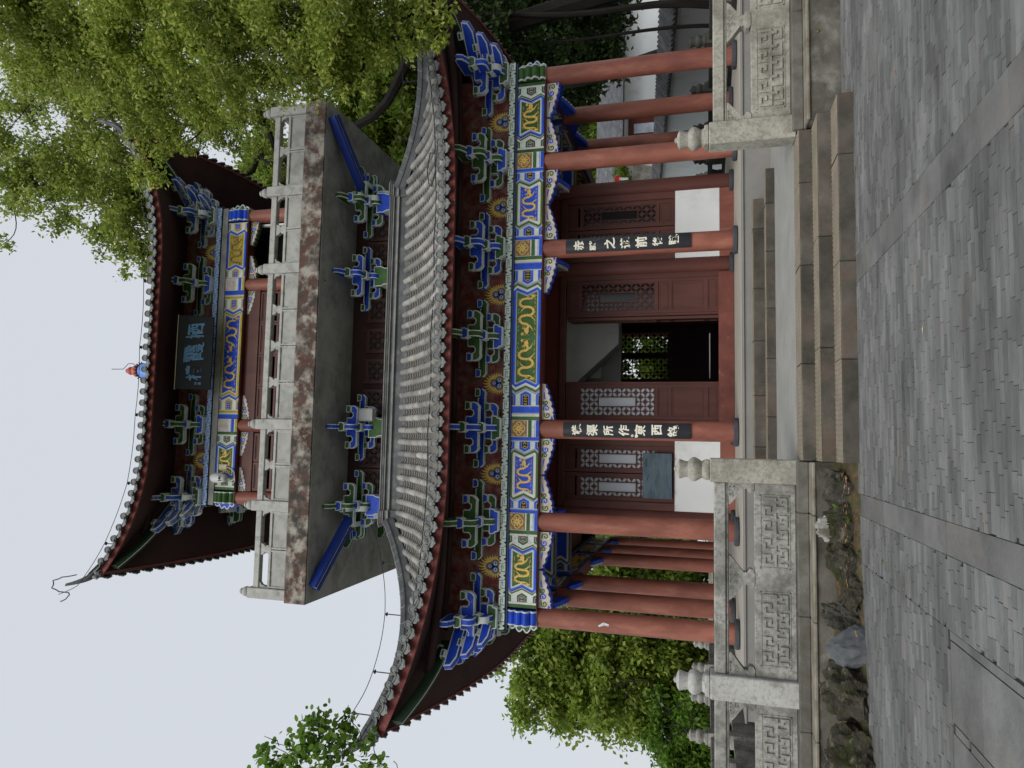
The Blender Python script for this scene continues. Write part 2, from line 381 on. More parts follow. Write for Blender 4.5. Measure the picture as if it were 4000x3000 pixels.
def dragon(b, x0, x1, z0, z1, y, flip=False, mi=0, waves=1.55):
    """raised gold dragon: serrated wavy body, head with horns and whiskers, four clawed legs, tail fan, pearl"""
    L_, H = x1-x0, z1-z0; r_ = random.Random(int(L_*1000)+flip)
    X = lambda t: (x1-t*L_) if flip else (x0+t*L_)
    Zf = lambda q: z0+q*H
    C = [(.0, .2), (.05, .16), (.09, .3), (.09, .6), (.13, .82), (.22, .86), (.28, .7), (.29, .4), (.33, .18), (.42, .12), (.49, .26), (.5, .55), (.53, .8), (.62, .86), (.69, .72), (.71, .5), (.77, .38), (.85, .48), (.9, .5)]
    if not flip and waves > 2: C = C
    def P(t):
        u = t*(len(C)-3)+1; i = min(int(u), len(C)-3); f = u-i; p0, p1, p2, p3 = C[i-1], C[i], C[i+1], C[i+2]
        g = lambda k: .5*(2*p1[k]+(p2[k]-p0[k])*f+(2*p0[k]-5*p1[k]+4*p2[k]-p3[k])*f*f+(3*p1[k]-p0[k]-3*p2[k]+p3[k])*f**3)
        return (X(g(0)), Zf(g(1)))
    n = 64; pts = [P(.999*i/n) for i in range(n+1)]
    wd = [H*(.024+.034*min(1, i/12)*(1-.3*max(0, i-n*.7)/n)) for i in range(n+1)]
    ribbon(b, pts, wd, y, .014, mi)
    ribbon(b, pts, [w*.55 for w in wd], y-.014, .008, mi)
    for i in range(3, n-2, 2):                                      # back fins
        p, q = Vector(pts[i]), Vector(pts[i+1]); d = (q-p).normalized(); nn = Vector((-d.y, d.x))*(1 if not flip else -1)
        a = p+nn*wd[i]*.9; ribbon(b, [tuple(a), tuple(a+nn*H*.05-d*H*.02)], [H*.022, .001], y, .008, mi)
    hx, hz = pts[-1]; s = -1 if flip else 1
    head = [(hx-s*.02, hz-.09*H), (hx+s*.10*H, hz-.11*H), (hx+s*.24*H, hz-.03*H), (hx+s*.25*H, hz+.03*H), (hx+s*.14*H, hz+.04*H), (hx+s*.2*H, hz+.1*H), (hx+s*.06*H, hz+.13*H), (hx-s*.06*H, hz+.1*H)]
    b.prism(head, y-.02, y, 'y', mi)
    for dx, dz in ((-.2, .26), (-.1, .3), (-.26, .14), (-.24, -.02)):
        ribbon(b, [(hx, hz+.08*H), (hx+s*dx*H*.6, hz+dz*H*.8), (hx+s*dx*H, hz+dz*H)], [H*.02, H*.014, .001], y, .01, mi)
    for dz in (.16, -.16): ribbon(b, [(hx+s*.2*H, hz), (hx+s*.3*H, hz+dz*H*.6), (hx+s*.27*H, hz+dz*H)], [H*.012, H*.009, .001], y, .008, mi)
    for t, dz, dx in ((.16, -.32, -.1), (.36, .34, .14), (.6, -.34, .14), (.9, -.26, .16)):   # legs and claws
        p = P(t); kx, kz = p[0]+s*dx*H*.5, p[1]+dz*H*.55; fx, fz = p[0]+s*dx*H*1.6, p[1]+dz*H
        ribbon(b, [p, (kx, kz), (fx, fz)], [H*.05, H*.035, H*.02], y, .012, mi)
        for c in (-.9, -.2, .5, 1.2):
            ribbon(b, [(fx, fz), (fx+s*math.cos(c)*H*.09, fz+math.copysign(1, dz)*abs(math.sin(c))*H*.07)], [H*.014, .001], y, .009, mi)
    tx, tz = pts[0]
    for c in (-1.1, -.6, -.1, .4, .9): ribbon(b, [(tx, tz), (tx-s*math.cos(c)*H*.12, tz+math.sin(c)*H*.12), (tx-s*math.cos(c)*H*.2, tz+math.sin(c)*H*.24)], [H*.02, H*.018, .001], y, .01, mi)
    for k in range(17):                                              # flames
        t = .06+.88*k/16; sg = 1 if k % 2 else -1; q = (X(t+r_.uniform(-.03, .03)), Zf(.5+sg*.45))
        ribbon(b, [(q[0]-s*.06*H, q[1]), (q[0], q[1]-sg*.03*H), (q[0]+s*.05*H, q[1]+sg*.03*H), (q[0]+s*.1*H, q[1])], [.001, H*.013, H*.01, .001], y, .007, mi)
    px, pz = X(.955), Zf(.72); b.prism(arc(px, pz, H*.065, 0, 342, 12), y-.014, y, 'y', mi)
    for c in range(5):
        a = c*2*PI/5; ribbon(b, [(px+math.cos(a)*H*.06, pz+math.sin(a)*H*.06), (px+math.cos(a+.4)*H*.13, pz+math.sin(a+.4)*H*.13)], [H*.015, .001], y, .009, mi)
def ornament(w, h, rosette=GOLD):
    """column-head square: gilded rosette in a quatrefoil, then painted stripes below"""
    b = MB(); z0 = h*.43
    b.box(-w/2, w/2, 0, .02, 0, h, 0)
    b.prism([(-w/2+.01, z0), (w/2-.01, z0), (w/2-.01, h-.01), (-w/2+.01, h-.01)], -.004, 0, 'y', 1)
    c = (0, z0+(h-z0)/2); R = (h-z0)*.28
    q = []
    for k in range(48):
        a = 2*PI*k/48; r = R*(1.12+.28*abs(math.cos(2*a))); q.append((c[0]+r*math.cos(a)*1.1, c[1]+r*math.sin(a)))
    b.prism(q, -.009, 0, 'y', 2); b.prism(inset(q, .012), -.013, 0, 'y', 3); b.prism(inset(q, .018), -.015, 0, 'y', 4)
    for k in range(8):
        a = 2*PI*k/8+.39
        pts = [(c[0]+R*(.15+.22*i)*math.cos(a+.35*math.sin(i*1.6)), c[1]+R*(.15+.22*i)*math.sin(a+.35*math.sin(i*1.6))) for i in range(5)]
        ribbon(b, pts, [.012, .014, .012, .012, .006], -.015, .008, 2)
    for sx in (-1, 1):
        for sz in (-1, 1):
            k = (c[0]+sx*(w/2-.03), c[1]+sz*((h-z0)/2-.035))
            ribbon(b, [k, (k[0]-sx*.03, k[1]), (k[0]-sx*.03, k[1]-sz*.02)], .006, -.004, .006, 2)
            ribbon(b, [k, (k[0], k[1]-sz*.04)], .006, -.004, .006, 2)
    st = ((.0, .25, 6), (.25, .30, 0), (.30, .36, 5), (.36, .6, 0), (.6, .9, 7), (.9, 1.0, 0)) if rosette is GOLD else ((0, .25, 8), (.25, .35, 0), (.35, .65, 6), (.65, .75, 5), (.75, 1, 0))
    for a, e, c2 in st: b.prism([(-w/2+.003, a*z0), (w/2-.003, a*z0), (w/2-.003, e*z0), (-w/2+.003, e*z0)], -.003, 0, 'y', c2)
    return b.mesh('column_head', [WHITE, OCHRE if rosette is GOLD else PINK, rosette, CREAM, OCHRE if rosette is GOLD else PINK, BLUE2, BLUE, GREEN, YELL])
def beam_face(kind, W_, H):
    if kind == 'centre':
        return painted_beam(W_, H, [(.07, 'green'), (.025, 'white'), (.035, 'cream'), (.02, 'lblue'), (.12, 'blue'), (.015, 'lblue'), (.012, 'cream')], ('blue', 'lblue'), .25,
            [(.016, 'cream'), (.02, 'lblue'), (.012, 'cream'), (.055, 'green'), (.01, 'cream'), (.045, 'white')], [(.05, 'blue'), (.022, 'lblue'), (.014, 'cream')], 'green')
    if kind == 'inner':
        return painted_beam(W_, H, [(.055, 'blue'), (.02, 'lblue'), (.01, 'cream')], ('blue', 'lblue'), .165,
            [(.012, 'cream'), (.016, 'lblue'), (.01, 'cream')], [(.05, 'green'), (.012, 'cream'), (.04, 'white'), (.012, 'cream')], 'blue')
    if kind == 'end':
        return painted_beam(W_, H, [(.07, 'green'), (.025, 'white'), (.012, 'cream')], ('green', 'white'), .15,
            [(.03, 'white'), (.012, 'cream'), (.03, 'green'), (.012, 'cream')], [(.045, 'blue'), (.022, 'lblue'), (.02, 'white'), (.012, 'cream')], 'green', orn='navy')
    if kind == 'ucentre':
        return painted_beam(W_, H, [(.1, 'blue'), (.02, 'lblue'), (.03, 'cream'), (.06, 'yellow'), (.02, 'cream')], ('yellow', 'cream'), .26,
            [(.03, 'cream'), (.05, 'blue'), (.02, 'lblue'), (.015, 'cream')], [(.06, 'yellow'), (.03, 'cream')], 'blue', orn='blue')
    if kind == 'uright':
        return painted_beam(W_, H, [(.02, 'cream')], ('yellow', 'cream'), .2, [(.02, 'cream')], [(.05, 'blue'), (.02, 'lblue'), (.02, 'cream')], 'yellow', orn='blue')
    if kind == 'uleft':
        return beam_face('end', W_, H)
def make_beam(kind, x0, x1, z0, z1, y, depth, k=0, two_sided=False, faint=False):
    """a beam between two columns on side k, with its painted face and dragons as sub-parts; shared by the other sides through SIDE(k)"""
    W_, H = x1-x0, z1-z0
    M = SIDE(k)
    core = MB(); core.T = M; core.box(x0, x1, y, y+depth, z0, z1, 0); core.box(x0-.05, x1+.05, y+.01, y+depth-.01, z0-.022, z0-.002, 1)
    bo = core.build('beam', [NAVY, REDD], PAV)
    fb, (a, e, v0, v1, t) = beam_face(kind, W_, H); key = (kind, round(W_, 2), round(H, 2))
    if key not in FACES:
        FACES[key] = fb.mesh('painted_face', BM)
        db = MB(); m_ = .5*(v1-v0)*.06
        if 'centre' in kind:
            mid = (a+e)/2; dragon(db, a-.02, mid-.03, v0+.02, v1-.02, -t); dragon(db, mid+.03, e+.02, v0+.02, v1-.02, -t, True)
        else: dragon(db, a-.04, e+.03, v0+.02, v1-.02, -t)
        FACES[key, 'd'] = db.mesh('dragon', OCHRE if faint else GOLD)
    for s in ((0, 1) if two_sided else (0,)):
        base = M @ Vector((x0, y, z0)) if s == 0 else M @ Vector((x1, y+depth, z0))
        rz = -k*PI/2+(PI if s else 0)
        f = link('painted_face', FACES[key], bo, base-PO, rz); link('dragon', FACES[key, 'd'], bo, base-PO, rz)
    return bo
FACES = {}
BZ0, BZ1, BY = 4.885, 5.472, 14.075
heads = ornament(.35, BZ1-BZ0); headu = ornament(.34, .6, PINK)
for k in range(4):
    if k == 2: continue
    segs = [('end', -5.52, -3.98), ('inner', -3.62, -2.08), ('centre', -1.72, 1.72), ('inner', 2.08, 3.62), ('end', 3.98, 5.52)]
    for kind, a, e in segs: make_beam(kind, a, e, BZ0, BZ1, BY, .36, k, two_sided=(k != 0))
    M = SIDE(k)
    for x in XC[1:5]:
        link('column_head', heads, PAV, M @ Vector((x, BY-.012, BZ0))-PO, -k*PI/2)
        c = MB(); c.T = M; c.box(x-.165, x+.165, BY+.01, BY+.36, BZ0, BZ1); c.build('beam_joint', NAVY, PAV)
    if k == 0:
        UZ0, UZ1 = 13.54, 14.13
        UB = {0: [('uleft', -3.6, -2.08), ('ucentre', -1.72, 1.72), ('uright', 2.08, 3.6)]}
        for kind, a, e in UB[0]: make_beam(kind, a, e, UZ0, UZ1, 16.03, .34, 0, faint=(kind == 'uright'))
        for x in (-1.9, 1.9): link('column_head', headu, PAV, Vector((x, 16.02, UZ0))-PO)
        for x in (-1.9, 1.9): MB().box(x-.165, x+.165, 16.04, 16.36, UZ0, UZ1).build('beam_joint', NAVY, PAV)
    else:
        for a, e in ((-3.6, -2.08), (-1.72, 1.72), (2.08, 3.6)):
            c = MB(); c.T = M; c.box(a-.2, e+.2, 16.03, 16.37, 13.54, 14.13); c.build('beam', NAVY, PAV)
# beams crossing the porch, seen from below in its shade
fk = ('inner', 1.54, .59)
for x in XC[1:5]:
    pb = MB().box(x-.12, x+.12, 14.44, 16.05, 4.93, 5.42).build('porch_beam', NAVY, PAV)
    for s, rz in ((-1, -PI/2), (1, PI/2)):
        key = ('inner', 1.54, .59)
        if key in FACES: 
            f = link('painted_face', FACES[key], pb, Vector((x+s*.122, 16.0 if s < 0 else 14.46, 4.925))-PO, rz); f.scale = (1, 1, .83)
for y in YC[1:3]:
    for sx in (-1, 1):
        xa, xb = (5.56, 3.95) if sx > 0 else (-5.56, -3.95)
        pb = MB().box(xa, xb, y-.12, y+.12, 4.93, 5.42).build('porch_beam', NAVY, PAV)
        if ('inner', 1.54, .59) in FACES:
            f = link('painted_face', FACES[('inner', 1.54, .59)], pb, Vector((min(xa, xb)+.04, y-.122, 4.925))-PO); f.scale = (1, 1, .83)
# porch ceiling
c = MB()
for k in range(4):
    c.T = SIDE(k); c.box(-5.7, 5.7, 14.45, 16.2, 5.62, 5.66)
c.build('porch_ceiling', REDD, PAV)

# ---- scrolled beam ends at the corners
def beam_end(n=4):
    P = [(0, 0)]; 
    for i, (r, w) in enumerate(((.05, .13), (.075, .16), (.06, .15), (.05, .15))):
        z0 = sum(q[1] for q in ((.05, .13), (.075, .16), (.06, .15), (.05, .15))[:i])
        P += [(-.2-r*math.sin(PI*j/6)-(.04 if i in (1, 2) else 0), z0+w*j/6) for j in range(7)]
    P += [(0, .59)]
    return P
BE = beam_end()
def corner_end(x, y, z, front, colA, zscale=1.0, wid=.3):
    """scalloped end of a beam poking out past the corner column"""
    b = MB(); P = [(p[0], p[1]*zscale) for p in BE]
    b.prism(P, -wid/2, wid/2, 'x' if front else 'y', 1)
    Q = inset(P, .025); b.prism(Q, -wid/2-.004, wid/2+.004, 'x' if front else 'y', 0)
    P2 = inset(P, -.004)
    # face strips along the scallops, set proud of the outline
    ring = [[(p[0], q) for p in P2[1:-1]] for q in (-wid/2+.03, wid/2-.03)]
    z = [p[1] for p in P2[1:-1]]
    if front: rings = [[(-wid/2+.03, p[0], p[1]) for p in P2[1:-1]], [(wid/2-.03, p[0], p[1]) for p in P2[1:-1]]]
    else: rings = [[(p[0], -wid/2+.03, p[1]) for p in P2[1:-1]], [(p[0], wid/2-.03, p[1]) for p in P2[1:-1]]]
    b.loft(rings, closed=False, caps=False, mi=0)
    return b
def put_end(x, y, z, front, flip, mA, zs=1.0):
    b = corner_end(0, 0, 0, front, mA, zs)
    T = Matrix.Translation((x, y, z))
    if flip: T = T @ Matrix.Diagonal((-1, 1, 1, 1))
    b.v = [tuple(T @ Vector(p)) for p in b.v]
    return b.build('beam_end', [mA, WHITE], PAV)
for sx in (-1, 1):
    put_end(sx*5.72, D0-.03, BZ0-.01, True, False, BLUE if sx < 0 else GREEN)
    put_end(sx*5.72, D0, BZ0-.01, False, sx > 0, GREEN if sx < 0 else BLUE)
    put_end(sx*3.8, 16.2, 13.53, True, False, GREEN if sx < 0 else BLUE)
    put_end(sx*3.8, 16.2, 13.53, False, sx > 0, BLUE if sx < 0 else GREEN)

# ---- key pattern band and plate above the beams
def fret(x0, x1, y, z0, z1, per=.33):
    b = MB(); H = z1-z0; n = max(1, round((x1-x0)/per)); w = (x1-x0)/n
    for i in range(n):
        a = x0+i*w; S_ = lambda p, q: (a+p*w, z0+q*H)
        t = .008
        b.prism([S_(.0, .0), S_(1, 0), S_(1, 1), S_(0, 1)], y-.004, y, 'y', 0)
        for q in ([(.06, .99), (.24, .99), (.15, .66)], [(.16, .01), (.34, .01), (.25, .34)], [(-.05, .01), (.07, .01), (.02, .3)], [(.33, .99), (.45, .99), (.38, .7)]): b.prism([S_(max(0, p[0]), p[1]) for p in q], y-t, y, 'y', 1)
        for q in ((.47, .50, .0, .72), (.50, .85, .66, .72), (.82, .85, .36, .66), (.64, .82, .36, .42), (.94, .965, .3, 1.0)): b.prism([S_(q[0], q[2]), S_(q[1], q[2]), S_(q[1], q[3]), S_(q[0], q[3])], y-t, y, 'y', 1)
        continue
        b.prism([S_(.0, .06), S_(.14, .06), S_(.40, .94), S_(.26, .94)], y-t, y, 'y', 0)
        b.prism([S_(.33, .06), S_(.55, .06), S_(.70, .6), S_(.62, .94), S_(.5, .94)], y-t, y, 'y', 0)
        b.prism([S_(.60, .06), S_(.97, .06), S_(.97, .22), S_(.64, .22)], y-t, y, 'y', 0)
        b.prism([S_(.68, .40), S_(.98, .40), S_(.98, .94), S_(.86, .94), S_(.86, .55), S_(.72, .55)], y-t, y, 'y', 0)
        b.prism([S_(.66, .78), S_(.84, .78), S_(.84, .94), S_(.64, .94)], y-t, y, 'y', 0)
    return b
c = MB()
for k in range(4):
    c.T = SIDE(k); c.box(-5.95, 5.95, 14.03, 14.5, 5.474, 5.512, 0); c.box(-5.98, 5.98, 14.0, 14.5, 5.514, 5.645, 1)
c.build('bracket_plate', [NAVY, DARK], PAV)
for k in (0, 1, 3):
    b = fret(-5.97, 5.97, 13.998, 5.518, 5.643); b.T = None; M = SIDE(k); b.v = [tuple(M @ Vector(p)) for p in b.v]
    b.build('key_pattern', [MINT, DARK], PAV)
c = MB()
for k in range(4):
    c.T = SIDE(k); c.box(-4.0, 4.0, 15.99, 16.4, 14.132, 14.3, 0); c.box(-4.03, 4.03, 15.95, 16.4, 14.302, 14.45, 1)
c.build('bracket_plate', [CONC, DARK], PAV)
for k in (0, 1, 3):
    b = fret(-4.02, 4.02, 15.947, 14.306, 14.447); M = SIDE(k); b.v = [tuple(M @ Vector(p)) for p in b.v]
    b.build('key_pattern', [SKYB, NAVY], PAV)

# ---- bracket sets
def arm_poly(w, h, rise, seat=.17, endz=.6, rad=.15):
    ez = h*endz
    R_ = [(0, 0), (w-rad, 0)]+arc(w-rad, rad*.9, rad, -90, -8, 6)[1:]+[(w, ez), (w-seat, ez)]
    if rise: R_ += [(w-seat-.02, ez-.045), (w-seat-.075, ez-.055), (w-seat-.125, ez-.02), (w-seat-.125, h*.92), (w-seat-.15, h), (0, h)]
    else: R_ += [(w-seat-.03, ez+.02), (w-seat-.04, h), (0, h)]
    Lp = [(-x, z) for x, z in R_[::-1] if x > 1e-6]
    return R_[1:-1]+[(0, h)]+Lp
def arm_mesh(P, th, c):
    b = MB(); b.prism(P, -th/2, th/2, 'y', 1); Q = inset(P, .022); b.prism(Q, -th/2-.003, th/2+.003, 'y', 0)
    return b.mesh('arm', [c, WHITE])
def dou_mesh(w, h, d, c):
    P = [(-w*.36, 0), (w*.36, 0), (w*.5, h*.45), (w*.5, h), (-w*.5, h), (-w*.5, h*.45)]
    b = MB()
    prof = [(w*.72, 0), (w, h*.45), (w, h)]
    b.prism(P, -d/2, d/2, 'y', 1); b.prism(inset(P, min(.02, w*.1)), -d/2-.003, d/2+.003, 'y', 0)
    b.box(-w*.5-.002, w*.5+.002, -d/2+.02, d/2-.02, h*.5, h-.02, 0)
    return b.mesh('block', [c, WHITE])
def fwd_mesh(P, c, w=.13, name='arm'):
    """arm seen end-on: polygon in (y,z), a coloured core between white edges"""
    b = MB(); b.prism(P, -w/2, w/2, 'x', 1); b.prism(inset(P, -.003), -w/2+.022, w/2-.022, 'x', 0); b.prism(inset(P, .022), -w/2-.003, w/2+.003, 'x', 0)
    return b.mesh(name, [c, WHITE])
BR = {}
def bracket_kit(body, base):
    key = (body.name, base.name)
    if key in BR: return BR[key]
    A1 = arm_mesh(arm_poly(.53, .29, True), .13, body); A3 = arm_mesh(arm_poly(.53, .29, True), .12, body); A2 = arm_mesh(arm_poly(.84, .17, False), .12, body)
    f1 = [(0, 0), (-.26, 0)]+arc(-.26, .12, .12, 270, 180, 5)[1:]+[(-.38, .2), (0, .2)]
    f2 = [(.3, 0), (-.26, 0)]+arc(-.26, .12, .12, 270, 180, 5)[1:]+[(-.38, .22), (.3, .22)]
    ns = [(.3, 0), (-.16, 0), (-.2, .03), (-.24, .03), (-.27, .07), (-.31, .07), (-.34, .13), (-.36, .2), (-.3, .25), (.3, .25)]
    kit = dict(A1=A1, A2=A2, A3=A3, F1=fwd_mesh(f1, body), F2=fwd_mesh(f2, body), N=fwd_mesh(ns, body, .115, 'beam_nose'), d=dou_mesh(.175, .12, .15, base), df=dou_mesh(.22, .15, .2, base))
    BR[key] = kit; return kit
def base_mesh(c, tall):
    b = MB(); h = .2+tall
    P = [(-.2, 0), (.2, 0), (.215, h*.35), (.255, h*.55), (.255, h), (-.255, h), (-.255, h*.55), (-.215, h*.35)]
    b.prism(P, -.255, .255, 'y', 1); b.prism(inset(P, .02), -.259, .259, 'y', 0)
    b.box(-.2565, .2565, -.235, .235, h*.57, h-.02, 0)
    return b.mesh('bracket_base', [c, WHITE])
def bracket(x, y, z, rot, body, base, tall=0.0, corner=0, grey=None):
    """one bracket set: base block, three cross arms, two stepped forward arms, nose and bearing blocks"""
    kit = bracket_kit(body, base); nm = ('base', base.name, tall)
    if nm not in BR: BR[nm] = base_mesh(base, tall)
    o = link('bracket_set', BR[nm], PAV, Vector((x, y, z))-PO, rot)
    def put(name, me, lx, ly, lz, rz=0): 
        q = bpy.data.objects.new(name, me); COL.objects.link(q); q.parent = o; q.location = (lx, ly, lz+tall)
        if rz: q.rotation_euler = (0, 0, rz)
    put('arm', kit['A1'], 0, 0, .115)
    put('arm', kit['F1'], 0, 0, .075); put('block', kit['df'], 0, -.4, .27)
    for s in (-1, 1): put('block', kit['d'], s*.445, 0, .295)
    put('arm', kit['A2'], 0, .005, .4)
    for s in (-1, 1): put('block', kit['d'], s*.745, .005, .51)
    put('arm', kit['A3'], 0, -.4, .405)
    for s in (-1, 1): put('block', kit['d'], s*.445, -.4, .585)
    put('arm', kit['F2'], 0, -.4, .34); put('block', kit['df'], 0, -.72, .56); put('beam_nose', kit['N'], 0, -.7, .68)
    if corner:                                                       # long diagonal arms, one above the other
        for lvl, (ln, zz, hh) in enumerate(((.7, .1, .2), (.95, .36, .22), (1.2, .62, .24))):
            P = [(.1, 0), (-ln+.18, .02), (-ln, .1), (-ln-.03, hh), (.1, hh)]
            me = BR.setdefault(('diag', lvl, body.name), fwd_mesh(P, body, .16, 'diagonal_arm')); put('diagonal_arm', me, 0, 0, zz, corner*PI/4)
            d = .45+.26*lvl; put('block', kit['d'], -math.sin(-corner*PI/4)*-d*1.0 if False else math.sin(corner*PI/4)*d, -math.cos(PI/4)*d, zz+hh+.005, corner*PI/4)
        for k2 in (kit['A1'], kit['A3']):
            put('arm', k2, 0, 0, .115 if k2 is kit['A1'] else .405, corner*PI/2)
        put('arm', kit['F1'], 0, 0, .075, corner*PI/2); put('arm', kit['F2'], corner*.4, 0, .34, corner*PI/2); put('beam_nose', kit['N'], corner*.7, 0, .68, corner*PI/2)
        put('block', kit['df'], corner*.72, 0, .56, corner*PI/2)
    return o
seq = [(-5.72, BLUE, GREEN), (-3.8, GREEN, BLUE), (-1.9, BLUE, GREEN), (0, GREEN, BLUE), (1.9, BLUE, GREEN), (3.8, GREEN, BLUE), (5.72, BLUE, GREEN)]
for x, body, base in seq:
    bracket(x, 14.12, 5.648, 0, body, base, corner=(-1 if x < -5 else 1 if x > 5 else 0))
for k, ks in ((1, seq[1:-1]), (3, seq[1:-1])):
    for x, body, base in ks:
        p = SIDE(k) @ Vector((x, 14.12, 5.648)); bracket(p.x, p.y, p.z, -k*PI/2, body, base)
for x, body, base, cn in ((-3.8, BLUEW, GREEN, -1), (-1.9, GREEN, BLUE, 0), (1.9, GREEN, BLUE, 0), (3.8, BLUEW, GREEN, 1)):
    bracket(x, 16.07, 14.452, 0, body, base, corner=cn)
    bracket(x, 16.12, 9.22, 0, GREEN if cn else BLUE, BLUE if cn else GREEN, tall=.22)
for k in (1, 3):
    for x, body, base in ((-1.9, GREEN, BLUE), (1.9, GREEN, BLUE)):
        p = SIDE(k) @ Vector((x, 16.07, 14.452)); bracket(p.x, p.y, p.z, -k*PI/2, body, base)
    for x in (-3.8, -1.9):
        p = SIDE(k) @ Vector((x if k == 3 else -x, 16.12, 9.22)); bracket(p.x, p.y, p.z, -k*PI/2, GREEN, BLUE, tall=.22)
# infill wall between the brackets, with flaming pearls in relief
c = MB()
for k in range(4):
    c.T = SIDE(k); c.box(-5.72, 5.72, 14.2, 14.3, 5.646, 6.98)
c.build('infill_wall', WALLR, PAV)
c = MB()
for k in range(4):
    c.T = SIDE(k); c.box(-3.8, 3.8, 16.15, 16.3, 14.45, 15.75)
c.build('infill_wall', WALLR, PAV)
def flame():
    b = MB(); n = 17
    P = []
    for i in range(n*2+1):
        a = math.radians(-20+220*i/(n*2)); up_ = max(0, math.sin(a)); base = (.165+.04*up_)
        P.append((math.cos(a)*base, .14+math.sin(a)*base*1.1))
    b.prism(P+[(-.16, 0), (.16, 0)], -.01, 0, 'y', 0)
    for i in range(n):
        a = math.radians(-15+210*i/(n-1)); up_ = max(0, math.sin(a)); r0 = .16+.03*up_; r1 = .235+.1*up_**3
        ribbon(b, [(math.cos(a)*r0, .14+math.sin(a)*r0*1.1), (math.cos(a+.07)*(r0+r1)/2, .14+math.sin(a+.07)*(r0+r1)/2*1.1), (math.cos(a-.02)*r1, .14+math.sin(a-.02)*r1*1.1)], [.022, .014, .001], 0, .01, 0)
    for cx_, cz_ in ((0, .245), (-.065, .125), (.065, .125)):
        b.prism(arc(cx_, cz_, .085, 0, 340, 17), -.016, 0, 'y', 1)
    for cx_, cz_, m_ in ((0, .245, 2), (-.065, .125, 3), (.065, .125, 3)):
        b.prism(arc(cx_, cz_, .056, 0, 340, 17), -.022, 0, 'y', m_); b.prism(arc(cx_+.006, cz_-.006, .036, 0, 340, 14), -.027, 0, 'y', 4); b.prism(arc(cx_+.01, cz_-.008, .017, 0, 330, 9), -.03, 0, 'y', 5)
    return b.mesh('flaming_pearl', [GOLD, OCHRE, BLUE, BLUE2, WHITE, DARK])
fm = flame()
for x in (-4.76, -2.85, -.95, .95, 2.85, 4.76): link('flaming_pearl', fm, PAV, Vector((x, 14.197, 5.66))-PO)
for x in (-2.85, 2.85): link('flaming_pearl', fm, PAV, Vector((x, 16.147, 14.462))-PO)

# ---- cloud-carved spandrels under the beams
def spandrel(L_, h, back):
    b = MB(); n = 44; low = []
    for i in range(n+1):
        t = i/n; x = t*L_; z = -(h*(1-t)**.75*.95+.03)-(.032*abs(math.sin(PI*t*5.5)) if t > .12 else 0); low.append((x, z if t < .985 else -.02))
    P = [(0, 0)]+low[:]+[(L_, 0)]
    b.prism(P, -.05, .05, 'y', 0); Q = inset(P, -.018); b.prism([(max(p[0], 0), min(p[1], 0)) for p in Q], .0, .1, 'y', 1)
    for cx_, cz_, r, mi, d in ((.12*L_, -h*.5, .07, 2, 1), (.3*L_, -h*.42, .07, 3, -1), (.47*L_, -h*.34, .058, 2, 1)):
        pts = [(cx_+d*r*(1-i/22)*math.cos(i*.42+1), cz_+r*(1-i/22)*math.sin(i*.42+1)) for i in range(21)]
        ribbon(b, pts, [.021]*21, -.05, .004, 4); ribbon(b, pts, [.013]*21, -.054, .004, mi)
    ribbon(b, [(.56*L_, -h*.3), (.66*L_, -h*.22), (.78*L_, -h*.2)], [.012, .012, .002], -.05, .005, 3)
    b.prism([(0, -h*.98), (.05*L_, -h*1.0), (.09*L_, -h*.86), (0, -h*.78)], -.056, -.05, 'y', 3)
    return b.mesh('spandrel', [PINK, back, GREEN, BLUE, CREAM])
spb, spg = spandrel(.74, .24, BLUE), spandrel(.62, .2, GREEN); spb2 = spandrel(.62, .2, BLUE)
def put_sp(me, x, y, z, s, k=0):
    p = SIDE(k) @ Vector((x, y, z)); o = link('spandrel', me, PAV, p-PO, -k*PI/2)
    if s < 0: o.scale = (-1, 1, 1)
for k in (0, 1, 3):
    for i, x in enumerate(XC):
        if i < 5: put_sp(spb, x+.2, 14.24, 4.86, 1, k)
        if i > 0: put_sp(spb, x-.2, 14.24, 4.86, -1, k)
for i, x in enumerate((-3.8, -1.9, 1.9, 3.8)):
    if i < 3: put_sp(spb2 if i == 1 else spg, x+.18, 16.2, 13.5, 1)
    if i > 0: put_sp(spb2 if i == 2 else spg, x-.18, 16.2, 13.5, -1)
# spandrels on the porch beams, pointing forward and back
for x in XC[1:5]:
    for yy, s, rz in ((14.48, 1, PI/2), (16.02, 1, -PI/2)):
        link('spandrel', spb2, PAV, Vector((x, yy, 4.92))-PO, rz)
# ---- roofs: one rule for a slope, used on four sides
class Roof:
    def __init__(s, hw0, depth, prof, lk, lx, lp, flare): s.hw0, s.dep, s.prof, s.lk, s.lx, s.lp, s.flare = hw0, depth, prof, lk, lx, lp, flare
    def z(s, x, d):
        e = max(0, (abs(x)-s.lx))/(s.hw0+s.dep-s.lx); return s.prof(d)+s.lk*e**s.lp*(max(d, 0)/s.dep)**1.5
    def deave(s, x): return s.dep+s.flare*(abs(x)/(s.hw0+s.dep))**5
    def pt(s, x, d, dz=0): return (x, CY-s.hw0-d, s.z(x, d)+dz)
LR = Roof(4.1, 3.45, lambda d: 8.9-1.02*d+.09*d*d, 1.06, 2.5, 2.0, .12)
UR = Roof(0.0, 5.6, lambda d: 20.2-1.3*d+.067*d*d, 1.08, 2.2, 2.2, .1)
unit = MB()
rings = []
for t, r in ((0, 1.0), (.03, 1.03), (.08, 1.01), (1.04, .955)):
    rings.append([(r*math.cos(a), t, r*math.sin(a)-.15) for a in np.linspace(-.25, PI+.25, 9)])
unit.loft(rings, closed=False, caps=False)
TM = unit.mesh('roof_tile', TILE)
TM.polygons.foreach_set('use_smooth', [True]*len(TM.polygons)); TM.set_sharp_from_angle(angle=math.radians(50))
